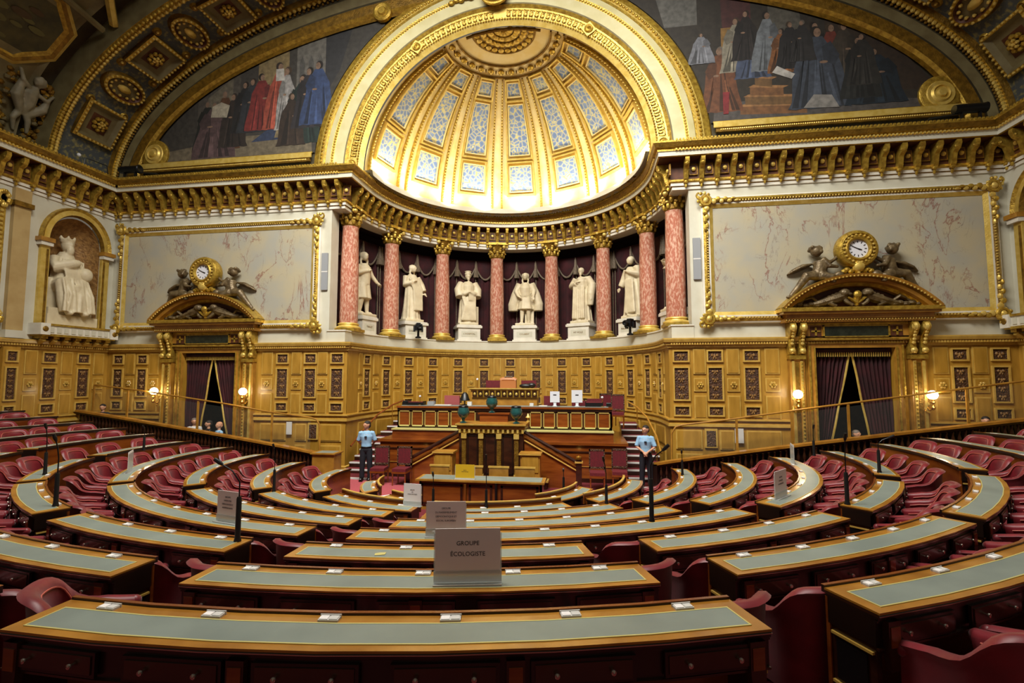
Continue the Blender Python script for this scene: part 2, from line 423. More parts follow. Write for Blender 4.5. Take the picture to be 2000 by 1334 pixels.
for k in range(14):
    c = (-83.57+12.857*k)*dg; lower(b,F,[(c-.52,c+.52)],3)
b.build('trim_panelling_apse', kind='structure')
# dado cornice and rails
b = MB()
b.sweep([(0,3.98),(.05,3.98),(.05,4.04),(.10,4.06),(.10,4.12),(.15,4.14),(.18,4.22),(.18,4.26),(0,4.27)], wall_path, [OAKL,OAKL,OAK,OAKL,OAK,OAKL,OAKL,OAKL])
mid = [(-8.9,0),(-R_D,0),(-R_D,CY)] + arc(R_D,-90,90,48)[1:-1] + [(R_D,CY),(R_D,0),(8.9,0)]
for pth in ([(-HW,-9.),(-HW,0),(-11.8,0)], mid, [(11.8,0),(HW,0),(HW,-9.)]):
    b.sweep([(0,1.62),(.06,1.62),(.06,1.70),(.03,1.72),(.03,1.78),(.08,1.80),(.08,1.84),(0,1.86)], pth, [OAKL,OAKL,OAK,OAK,OAKL,OAKL,OAK])
    b.sweep([(.05,0),(.05,.14),(0,.16)], pth, [OAK,OAKL])
# dentils
def along(path, step):
    out=[]; acc=step/2
    for i in range(len(path)-1):
        (x0,y0),(x1,y1)=path[i],path[i+1]; l=hypot(x1-x0,y1-y0); t=acc
        while t<l:
            out.append((x0+(x1-x0)*t/l, y0+(y1-y0)*t/l, (y1-y0)/l, -(x1-x0)/l)); t+=step
        acc=t-l
    return out
for x,y,nx,ny in along(wall_path,.075):
    b.obox((x+nx*.12,y+ny*.12,4.085),(.04,.05,.055),OAKL,atan2(ny,nx)+pi/2)
b.build('trim_2', kind='structure')
# ---- main entablature
c = MB()
c.sweep([(-.5,8.86),(0,8.86),(.04,8.87),(.04,8.96),(.08,8.98),(.08,9.07),(.13,9.10),(.13,9.16),(.10,9.17),(.10,9.72),(.46,9.74),(.50,9.76),(.50,9.88),(.53,9.9),(.53,9.97),(.60,10.0),(.66,10.12),(.66,10.17),(.1,10.22),(.1,10.4),(-.4,10.4)], cor_path,
        [STONE,STONEW,STONEW,GOLDD,STONEW,GOLD,GOLD,GOLD,BROWNR,BROWNR,GOLD,STONE,STONE,GOLD,GOLD,GOLDD,GOLD,STONE,STONE,STONE])
for x,y,nx,ny in along(cor_path,.455):
    a = atan2(ny,nx)+pi/2
    F = lambda u,d,z,x=x,y=y,nx=nx,ny=ny: (x-ny*u+nx*d, y+nx*u+ny*d, z)
    # S shaped console
    pr = [(.10,9.72),(.47,9.72),(.48,9.62),(.42,9.5),(.30,9.42),(.26,9.3),(.24,9.16),(.17,9.05),(.11,9.02),(.10,9.1)]
    vs = [(-.062,d,z) for d,z in pr]+[(.062,d,z) for d,z in pr]; n=len(pr)
    c.add(vs,[tuple(range(n))[::-1],tuple(range(n,2*n))]+[(i,(i+1)%n,n+(i+1)%n,n+i) for i in range(n)],GOLD,F)
    c.ball((0,.40,9.56),(.085,.07,.07),GOLD,8,5,F); c.ball((0,.17,9.06),(.07,.05,.06),GOLD,8,5,F); c.ball((0,.13,8.95),(.035,.05,.07),GOLD,6,4,F)
    # rosette between consoles
    F2 = lambda u,d,z,F=F: F(u+.2275,d,z)
    c.box(-.13,.13,.10,.15,9.27,9.62,GOLDD,F2); c.box(-.10,.10,.15,.155,9.3,9.59,BROWNR,F2)
    c.ball((0,.18,9.44),(.07,.05,.07),GOLDL,8,5,F2)
for x,y,nx,ny in along(cor_path,.10):
    c.obox((x+nx*.645,y+ny*.645,10.185),(.055,.05,.06),GOLD,atan2(ny,nx)+pi/2)
    c.obox((x+nx*.55,y+ny*.55,9.935),(.05,.05,.055),GOLDL,atan2(ny,nx)+pi/2)
c.build('trim_3', kind='structure')
# ---- upper wall: lunette with arch opening, ellipse rib, soffit
ZC = 10.1
def ell(t, A, B, y): return (-A*cos(t), y, ZC+B*sin(t))
def band(b, r0, r1, y0, y1, m, n=64, t0=0., t1=pi):
    """strip between two ellipses r=(A,B) at depths y"""
    vs=[]; fs=[]
    for i in range(n+1):
        t=t0+(t1-t0)*i/n; vs += [ell(t,*r0,y0), ell(t,*r1,y1)]
    for i in range(n): fs.append((2*i,2*i+1,2*i+3,2*i+2))
    b.add(vs,fs,m)
def beads(b, A, B, y, r, m, n, t0=0.02, t1=pi-.02, el=(1,1,1)):
    for i in range(n):
        t=t0+(t1-t0)*(i+.5)/n; b.ball(ell(t,A,B,y),(r*el[0],r*el[1],r*el[2]),m,6,4)
w = MB(); band(w,(5.4,5.4),(14.9,7.5),.05,.05,DARKG,72); w.build('wall_lunette', kind='structure')
b = MB()
# key band (intrados cheek) and archivolts
band(b,(4.85,4.85),(5.02,5.02),.12,.0,GOLDL); band(b,(5.02,5.02),(5.36,5.36),.0,-.02,GOLDL); band(b,(5.36,5.36),(5.45,5.45),-.02,-.10,GOLD)
band(b,(5.45,5.45),(5.50,5.50),-.10,-.10,GREYP); band(b,(5.50,5.50),(5.85,5.85),-.10,-.12,CREAMA)
band(b,(5.85,5.85),(5.95,5.95),-.12,-.16,GOLD); band(b,(5.95,5.95),(6.15,6.15),-.16,-.12,CREAMA)
band(b,(6.15,6.15),(6.22,6.22),-.08,-.14,GOLD); band(b,(6.22,6.22),(6.42,6.42),-.14,-.10,GOLDL); band(b,(6.42,6.42),(6.62,6.62),-.10,-.04,GOLD); band(b,(6.62,6.62),(6.68,6.68),-.04,.05,GOLD)
beads(b,5.90,5.90,-.15,.045,GOLDL,190); beads(b,6.32,6.32,-.13,.055,GOLD,150); beads(b,5.02,5.02,-.02,.035,GOLD,170)
# Greek key relief
n=84
for i in range(n):
    t=(i+.5)*pi/n
    if abs(t-pi/2)<.03 or min(t,pi-t)<.05: continue
    def K(u,v,p,t=t): return ell(t+u/5.19,5.19+v,5.19+v,-.02-p)
    h=.11; q=.085
    for (u0,u1,v0,v1) in ((-q,q,h-.03,h),(-q,-q+.03,-h,h),(-q,q*.5,-h,-h+.03),(q*.5-.03,q*.5,-h,h*.4),(-q*.3,q*.5,h*.4-.03,h*.4)):
        b.add([K(u0,v0,0),K(u1,v0,0),K(u1,v1,0),K(u0,v1,0),K(u0,v0,.025),K(u1,v0,.025),K(u1,v1,.025),K(u0,v1,.025)],[(4,5,6,7),(0,1,5,4),(1,2,6,5),(2,3,7,6),(3,0,4,7)],GOLD)
for t in (.06,.62*pi/2,pi-.62*pi/2,pi-.06):
    p=ell(t,5.19,5.19,-.05); b.obox(p,(.36,.06,.36),GOLDL,0,0,-(t-pi/2)); b.lathe([(.0,.0),(.05,.05),(.09,.03),(.13,.05),(.15,0)],(0,0,0),12,GOLD,fn=lambda x,y,z,p=p:(p[0]+x,p[1]-.03-z,p[2]+y))
b.build('trim_4', kind='structure')
# keystone cartouche
k = MB()
for i in range(9):
    a=pi*i/8; k.ball((-.15+.62*cos(a)*1.0,-.2,16.05-.05+.25*sin(a)),(.14,.12,.13),GOLD,8,6)
k.ball((-.15,-.3,15.75),(.36,.16,.3),GOLDD,12,8)
k.tube([(-.15+.42*cos(a*pi/8),-.32,15.76+.32*sin(a*pi/8)) for a in range(16)],.06,GOLD,8,True)
for sx in (-1,1):
    for i in range(7): k.ball((-.15+sx*(.5+.17*i),-.18,15.92-.03*i+.05*(i%2)),(.12,.08,.085),GOLD,6,4)
k.build('trim_5', kind='structure')
# ellipse rib round the whole lunette + soffit
b = MB()
band(b,(14.05,6.35),(14.02,6.3),.0,-.1,GOLDD); 
band(b,(13.7,5.98),(14.05,6.33),-.10,-.12,GOLDD); band(b,(13.62,5.9),(13.7,5.98),-.03,-.12,GOLD); band(b,(13.45,5.72),(13.62,5.9),-.06,-.03,GOLDD)
band(b,(14.05,6.33),(14.2,6.5),-.12,-.02,DARKG); band(b,(14.2,6.5),(14.45,6.85),-.02,-.06,GREYP); band(b,(14.45,6.85),(14.7,7.2),-.06,-.02,DARKG)
beads(b,14.66,7.14,-.12,.085,GOLD,190,el=(1,.9,1)); beads(b,14.5,6.95,-.10,.05,GOLDD,220)
b.build('trim_6', kind='structure')
b = MB()
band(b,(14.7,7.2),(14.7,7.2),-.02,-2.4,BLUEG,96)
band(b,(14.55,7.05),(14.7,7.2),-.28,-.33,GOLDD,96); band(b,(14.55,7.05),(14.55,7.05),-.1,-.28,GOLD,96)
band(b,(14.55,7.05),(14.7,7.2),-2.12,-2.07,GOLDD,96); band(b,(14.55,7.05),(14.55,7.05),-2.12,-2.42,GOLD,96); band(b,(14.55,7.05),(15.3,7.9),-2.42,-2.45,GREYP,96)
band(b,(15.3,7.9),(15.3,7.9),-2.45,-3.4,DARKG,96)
beads(b,14.52,7.02,-2.2,.07,GOLDL,210); beads(b,14.5,7.0,-2.35,.07,GOLD,210); beads(b,14.52,7.02,-.18,.07,GOLDL,210)
b.build('ceiling_arch_soffit', kind='structure')
# coffers on the soffit, each a part of the soffit
sof = bpy.data.objects['ceiling_arch_soffit']
def Fell(t, Y, A=14.7, B=7.2):
    p = Vector(ell(t,A,B,Y)); tx = Vector((A*sin(t),0,B*cos(t))).normalized(); nn = Vector((A*cos(t)*B/A,0,0)); nrm = Vector((tx.z,0,-tx.x))
    if nrm.dot(Vector((0,0,ZC))-p) < 0: nrm = -nrm
    def f(u,v,d): q = p+tx*u+Vector((0,-1,0))*v+nrm*d; return (q.x,q.y,q.z)
    return f
def rose(b, F, r, z, m=GOLD, m2=GOLDL, n=8):
    for i in range(n):
        a=2*pi*i/n; b.ball((r*.72*cos(a),r*.72*sin(a),z),(r*.3,r*.3,r*.28),m,6,4,F)
    for i in range(5):
        a=2*pi*i/5+.3; b.ball((r*.34*cos(a),r*.34*sin(a),z+r*.25),(r*.2,r*.2,r*.22),m2,6,4,F)
    b.ball((0,0,z+r*.35),r*.22,m2,6,4,F)
def ring(b, F, a0, b0, a1, b1, z0, z1, m, n=24, sq=0):
    def pt(a,bb,i):
        t=2*pi*i/n
        if sq: s=1/max(abs(cos(t)),abs(sin(t))); return (a*cos(t)*s, bb*sin(t)*s)
        return (a*cos(t), bb*sin(t))
    vs=[]; fs=[]
    for i in range(n): vs += [(*pt(a0,b0,i),z0),(*pt(a1,b1,i),z1)]
    for i in range(n): j=(i+1)%n; fs.append((2*i,2*j,2*j+1,2*i+1))
    b.add(vs,fs,m,F)
sq_angles = [15.2,34.9,50.7,66,82]; ov_angles = [25.6,43.1,57.6,74]
for mirror in (0,1):
    for d in sq_angles:
        t=radians(d); t = pi-t if mirror else t
        F=Fell(t,-1.15); q=MB(); a=.67
        ring(q,F,a,a,a,a,.0,.16,GOLDD,8,1); ring(q,F,a,a,a-.1,a-.1,.16,.2,GOLD,8,1); ring(q,F,a-.1,a-.1,a-.2,a-.2,.2,.08,GREYP,8,1); ring(q,F,a-.2,a-.2,a-.36,a-.36,.08,.05,GREYP,8,1); 
        q.box(-a+.36,a-.36,-a+.36,a-.36,.03,.05,BROWNR,F)
        for i in range(9):
            for s in (-1,1):
                u=-a+.05+(2*a-.1)*(i+.5)/9
                q.ball((u,s*(a-.05),.2),.045,GOLDL,6,4,F); q.ball((s*(a-.05),u,.2),.045,GOLDL,6,4,F)
        rose(q,F,.27,.1)
        q.build('coffer', sof)
    for d in ov_angles:
        t=radians(d); t = pi-t if mirror else t
        F=Fell(t,-1.15); q=MB(); a,bb=.46,.70
        ring(q,F,a+.06,bb+.06,a,bb,0,.14,GOLDD); ring(q,F,a,bb,a-.1,bb-.1,.14,.16,GOLD); ring(q,F,a-.1,bb-.1,a-.16,bb-.16,.16,.05,BROWNR)
        ring(q,F,a-.16,bb-.16,0,0,.05,.05,GREYP)
        for i in range(22):
            t2=2*pi*i/22; q.ball(((a-.04)*cos(t2),(bb-.04)*sin(t2),.17),.045,GOLDL,6,4,F)
        for i in range(12):
            t2=2*pi*i/12; q.ball(((a-.2)*cos(t2),(bb-.22)*sin(t2),.1),.055,GOLDL,6,4,F)
        q.ball((0,0,.08),(.13,.24,.1),GOLDL,10,6,F)
        q.build('coffer', sof)
    for d in (19.8,30.2,39.2,47,54.2,62,70,78):
        t=radians(d); t = pi-t if mirror else t
        for Y in (-.55,-1.75):
            F=Fell(t,Y); q=MB(); ring(q,F,.15,.15,.11,.11,0,.07,GOLD,12); ring(q,F,.11,.11,.0,.0,.07,.03,GOLDD,12); q.ball((0,0,.05),.055,GOLDL,8,5,F); q.build('rosette', sof)
# vault beyond with octagonal painting and cartouche (left seen, mirrored on the right)
b = MB(); band(b,(15.3,7.85),(15.0,7.6),-3.4,-3.0,GREYP,96); band(b,(15.1,7.7),(15.1,7.7),-3.0,-8.5,GREYP,96)
b.build('ceiling_vault', kind='structure')
for mirror in (0,1):
    side = 'right' if mirror else 'left'
    TT = lambda d: (pi-radians(d) if mirror else radians(d))
    v = thing('octagonal_ceiling_painting', (0,0,0), 0, 'gilt octagonal frame round a dim painting on the %s vault above the niche' % side, 'ceiling painting')
    t=TT(26.5); F=Fell(t,-4.2,15.1,7.7); F=(lambda F: lambda u,v_,d: F(u*(-1 if mirror else 1),-v_,d))(F)
    q=MB()
    def octp(r, k=.42):
        return [(r,-r*k),(r,r*k),(r*k,r),(-r*k,r),(-r,r*k),(-r,-r*k),(-r*k,-r),(r*k,-r)]
    o1,o2,o3,o4=octp(1.3),octp(1.2),octp(1.1),octp(1.0)
    def ringo(P,Q,z0,z1,m):
        vs=[]; 
        for i in range(8): vs += [(*P[i],z0),(*Q[i],z1)]
        q.add(vs,[(2*i,2*((i+1)%8),2*((i+1)%8)+1,2*i+1) for i in range(8)],m,F)
    ringo(o1,o1,0,.12,GOLDD); ringo(o1,o2,.12,.16,GOLDL); ringo(o2,o3,.16,.12,GOLDD); ringo(o3,o4,.12,.05,GOLD)
    q.build('frame', v)
    q=MB(); q.add([(*p,.05) for p in o4],[tuple(range(8))],PAINTD,F)
    for i in range(12):
        uu=random.uniform(-.75,.75); vv=random.uniform(-.6,.6); r=random.uniform(.12,.3); q.add([(uu+r*cos(a)*.5,vv+r*sin(a)*1.2,.054+.002*i) for a in [2*pi*j/10 for j in range(10)]],[tuple(range(10))],random.choice((PAINTA,PAINTB)),F)
    q.build('canvas', v)
    v = thing('stucco_cartouche', (0,0,0), 0, 'white winged stucco figure beside a gilt roundel on the %s vault' % side, 'relief')
    t=TT(11); F=Fell(t,-3.05,15.1,7.7); F=(lambda F: lambda u,v_,d: F(u*(-1 if mirror else 1),-v_,d))(F)
    q=MB()
    q.tube([F(-.1,-.1,.2),F(.3,-.35,.25),F(.8,-.3,.2)],[.1,.16,.08],STUCCO,8); q.tube([F(-.2,.1,.15),F(.2,.45,.2),F(.55,.5,.2)],[.12,.14,.06],STUCCO,8)
    q.tube([F(-.1,.0,.15),F(.2,.05,.2),F(.5,.0,.2),F(.75,.1,.18)],[.12,.17,.2,.1],STUCCO,8); q.ball(F(.95,.08,.25),.16,STUCCO,8,6)
    q.tube([F(.6,.0,.2),F(.8,-.35,.3),F(1.1,-.45,.2)],[.08,.07,.05],STUCCO,6); q.tube([F(.6,.05,.2),F(.5,.45,.25),F(.75,.6,.2)],[.08,.07,.05],STUCCO,6)
    q.tube([F(-.05,-.05,.15),F(-.4,-.2,.2),F(-.75,-.05,.15)],[.12,.09,.05],STUCCO,6); q.tube([F(-.05,.05,.15),F(-.35,.2,.2),F(-.7,.3,.15)],[.12,.09,.05],STUCCO,6)
    for i in range(10): q.ball(F(.95+.13*cos(i),.08+.13*sin(i),.3),.06,STUCCO,6,4)
    remesh(q.build('figure', v),.03)
    q=MB()
    F3=lambda u,v_,d: F(u+.3,v_+.95,d)
    ring(q,F3,.55,.55,.55,.55,0,.14,GOLDD); ring(q,F3,.55,.55,.38,.38,.14,.12,GOLD); ring(q,F3,.38,.38,0,0,.06,.06,PAINTD)
    q.build('roundel', v)
    q=MB()
    for i in range(90):
        uu=random.uniform(-1.0,1.0); vv=random.choice((-1,1))*random.uniform(.3,.7); q.ball(F(uu,vv,.06),(.11,.11,.08),random.choice((GOLDD,GOLD,GREYP)),6,4)
    q.build('foliage', v)
# gilt fan rib crossing the vault top left
b=MB()
for mirror in (0,1):
    TT = lambda d: (pi-radians(d) if mirror else radians(d))
    pts=[ell(TT(39-.0*i),14.9,7.5,-2.7-.0*i) for i in (0,)]
    path=[ell(TT(35+1.3*i),14.9,7.5,-2.5-.25*i) for i in range(8)]
    b.tube(path,.13,GOLDL,6); path=[ell(TT(33+.2*i),14.9,7.5,-2.6-.35*i) for i in range(8)]; b.tube(path,.1,GREYP,6)
b.build('trim_7', kind='structure')
# ---- semi dome
RD=5.0; DC=.5; DZ_=10.2
def G(az, el, r=RD):
    a=radians(az); e=radians(el); return (r*cos(e)*sin(a), DC+r*cos(e)*cos(a), DZ_+r*sin(e))
d = MB(); vs=[]; fs=[]; nu,nv=56,28
for j in range(nv+1):
    for i in range(nu+1): vs.append(G(-90+180*i/nu, 90*j/nv))
for j in range(nv):
    for i in range(nu): fs.append((j*(nu+1)+i,j*(nu+1)+i+1,(j+1)*(nu+1)+i+1,(j+1)*(nu+1)+i))
d.add(vs,fs,DOMEG)
# base ring down to the entablature
d.sweep([(0,10.2),(0,10.4),(.3,10.42),(.35,10.2)],[polar(RD,a,DC) for a in range(-90,91,5)],STONE)
d.build('ceiling_semidome', kind='structure', smooth=30)
dome = bpy.data.objects['ceiling_semidome']
def gpatch(b, a0,a1,e0,e1,r,m,na=2,ne=4):
    vs=[G(a0+(a1-a0)*i/na,e0+(e1-e0)*j/ne,r) for j in range(ne+1) for i in range(na+1)]
    b.add(vs,[(j*(na+1)+i,j*(na+1)+i+1,(j+1)*(na+1)+i+1,(j+1)*(na+1)+i) for j in range(ne) for i in range(na)],m)
def gframe(b, a0,a1,e0,e1,w,r0,r1,m,ne=6):
    """raised border, w in degrees of elevation (azimuth width scaled)"""
    def gb(A0,A1,E0,E1):
        n=max(1,int((E1-E0)/5)); vs=[]; fs=[]
        for j in range(n+1):
            e=E0+(E1-E0)*j/n; vs += [G(A0,e,r0),G(A1,e,r0),G(A1,e,r1),G(A0,e,r1)]
        for j in range(n):
            for k in range(4): fs.append((4*j+k,4*j+4+k,4*j+4+(k+1)%4,4*j+(k+1)%4))
        fs.append((0,1,2,3)); q=4*n; fs.append((q+3,q+2,q+1,q)); b.add(vs,fs,m)
    wa=w/cos(radians((e0+e1)/2))
    gb(a0-wa,a0,e0-w,e1+w); gb(a1,a1+wa,e0-w,e1+w); gb(a0,a1,e0-w,e0); gb(a0,a1,e1,e1+w)
for k in range(-3,4):
    az=25.71*k
    for (e0,e1,ha) in ((12,24,5.6),(29.5,52.5,5.4),(56.5,62.5,5.2)):
        q=MB(); h=ha
        gframe(q,az-h-1.2,az+h+1.2,e0-1.6,e1+1.6,.7,RD,RD-.13,GOLDL)
        gframe(q,az-h,az+h,e0,e1,.5,RD,RD-.08,DOMEG)
        gpatch(q,az-h,az+h,e0,e1,RD-.03,BLUEP,2,max(2,int((e1-e0)/4)))
        q.build('coffer', dome)
    # ribs either side
    for s in (-1,1):
        q=MB(); A=az+s*10.3
        vs=[];fs=[]
        for j in range(13):
            e=2+62*j/12
            vs += [G(A-.45,e,RD),G(A+.45,e,RD),G(A+.45,e,RD-.09),G(A-.45,e,RD-.09)]
        for j in range(12):
            for t in range(4): fs.append((4*j+t,4*j+4+t,4*j+4+(t+1)%4,4*j+(t+1)%4))
        q.add(vs,fs,GOLD)
        for j in range(44): q.ball(G(A,4+59*j/43,RD-.1),.035,GOLDL,6,4)
        q.build('rib', dome)
q=MB()
for e in (65,70.5):
    q.tube([G(a,e,RD-.04) for a in range(-90,91,6)],.035,GOLDD,6)
for i in range(15):
    A=-84+12*i; p=Vector(G(A,67.7,RD-.04)); q.ball(p,(.13,.13,.08),GOLD,8,5); q.ball(p+Vector((0,0,-.06)),(.06,.06,.05),GOLDL,6,4)
    A2=A+6; p=Vector(G(A2,67.7,RD-.03)); q.ball(p,(.03,.03,.1),GOLDD,6,4)
q.build('rosette_ring', dome)
# shell at the crown: fan between arch and e=75
q=MB(); q.tube([G(a,77.3,RD-.05) for a in range(-90,91,6)],.05,GOLDD,6)
q.tube([(x,DC-.05,DZ_+sqrt(max(0,(RD-.1)**2-x*x))-.02) for x in [-1.3+.2*i for i in range(14)]],.05,GOLDD,6)
for i in range(13):
    A=-84+14*i
    for j in range(4):
        e=78.5+2.9*j; p=Vector(G(A+(3 if j%2 else 0),e,RD-.06)); q.ball(p,(.12,.12,.06),GOLDL if (i+j)%2 else GOLD,8,5)
q.build('shell', dome)

# ------------------------------------------------------------------ marble panels
for sgn, side, extra in ((-1,'left',''),(1,'right','')):
    F = lambda x,d,z: (sgn*x,-d,z)
    t = thing('marble_wall_panel', (0,0,0), 0, 'large veined marble panel in a gilt frame on the wall %s of the statue apse' % side, 'wall panel', 'framed marble panels')
    x0,x1,z0,z1 = 6.22,14.2,4.68,8.58
    b = MB(); b.box(x0+.3,x1-.3,.0,.05,z0+.3,z1-.3,MARBLE,F); b.build('marble_slab', t)
    b = MB()
    def fr(i0,i1,d0,d1,m):
        P=[(x0+i0,z0+i0),(x1-i0,z0+i0),(x1-i0,z1-i0),(x0+i0,z1-i0)]; Q=[(x0+i1,z0+i1),(x1-i1,z0+i1),(x1-i1,z1-i1),(x0+i1,z1-i1)]
        for k in range(4):
            k2=(k+1)%4; b.add([(P[k][0],d0,P[k][1]),(P[k2][0],d0,P[k2][1]),(Q[k2][0],d1,Q[k2][1]),(Q[k][0],d1,Q[k][1])],[(0,1,2,3)],m,F)
    fr(0,0,0,.10,STONEW) if False else None
    fr(0,.0,.0,.0,STONE); fr(.0,.02,.0,.1,STONEW); fr(.02,.06,.10,.12,STONEW); fr(.06,.13,.12,.16,GOLD); fr(.13,.2,.16,.12,GOLDD); fr(.2,.25,.12,.12,STONEW); fr(.25,.36,.12,.06,GOLDL)
    n=90
    for i in range(n):
        u=x0+.3+(x1-x0-.6)*i/(n-1)
        for zz in (z0+.165,z1-.165): b.ball((u,.155,zz),.028,GOLDL,5,3,F)
    for i in range(42):
        zz=z0+.3+(z1-z0-.6)*i/41
        for u in (x0+.165,x1-.165): b.ball((u,.155,zz),.028,GOLDL,5,3,F)
    b.build('frame', t)
    for cx_,sx in ((x0+.14,1),(x1-.14,-1)):
        for cz,sz in ((z0+.14,1),(z1-.14,-1)):
            q=MB()
            q.tube([(cx_+sx*.14*cos(a),.17,cz+sz*.14*sin(a)) for a in [i*pi/6 for i in range(12)]],.055,GOLD,6,True,F)
            q.ball((cx_,.18,cz),(.09,.08,.11),GOLDL,10,6,F)
            for i in range(9):
                aa=i*.7; q.ball((cx_-sx*.05+.17*cos(aa),.15+.03*(i%2),cz-sz*.05+.19*sin(aa)),(.055,.04,.055),GOLD if i%2 else GOLDL,7,5,F)
            q.tube([(cx_-sx*.16+sx*.1*cos(a),.16,cz-sz*.16+sz*.1*sin(a)) for a in [i*pi/5 for i in range(8)]],.03,GOLD,6,False,F)
            for i in range(7):
                q.ball((cx_+sx*(.24+.11*i),.16+.02*(i%2),cz+sz*.03*(-1)**i),(.08,.05,.085-.008*i),GOLD if i%2 else GOLDL,7,5,F)
                q.ball((cx_+sx*.03*(-1)**i,.16+.02*(i%2),cz+sz*(.24+.13*i)),(.085-.008*i,.05,.08),GOLD if i%2 else GOLDL,7,5,F)
            q.build('corner_ornament', t)
    s = MB(); s.box(5.98,6.2,0,.06,6.05,7.33,GREYSP,F); s.box(5.98,6.2,.06,.065,6.66,6.70,WHITEP,F)
    s.build('loudspeaker_panel', label='tall slim grey loudspeaker strip on white pier %s of the statue apse' % side, cat='loudspeaker', group='grey loudspeaker strips')
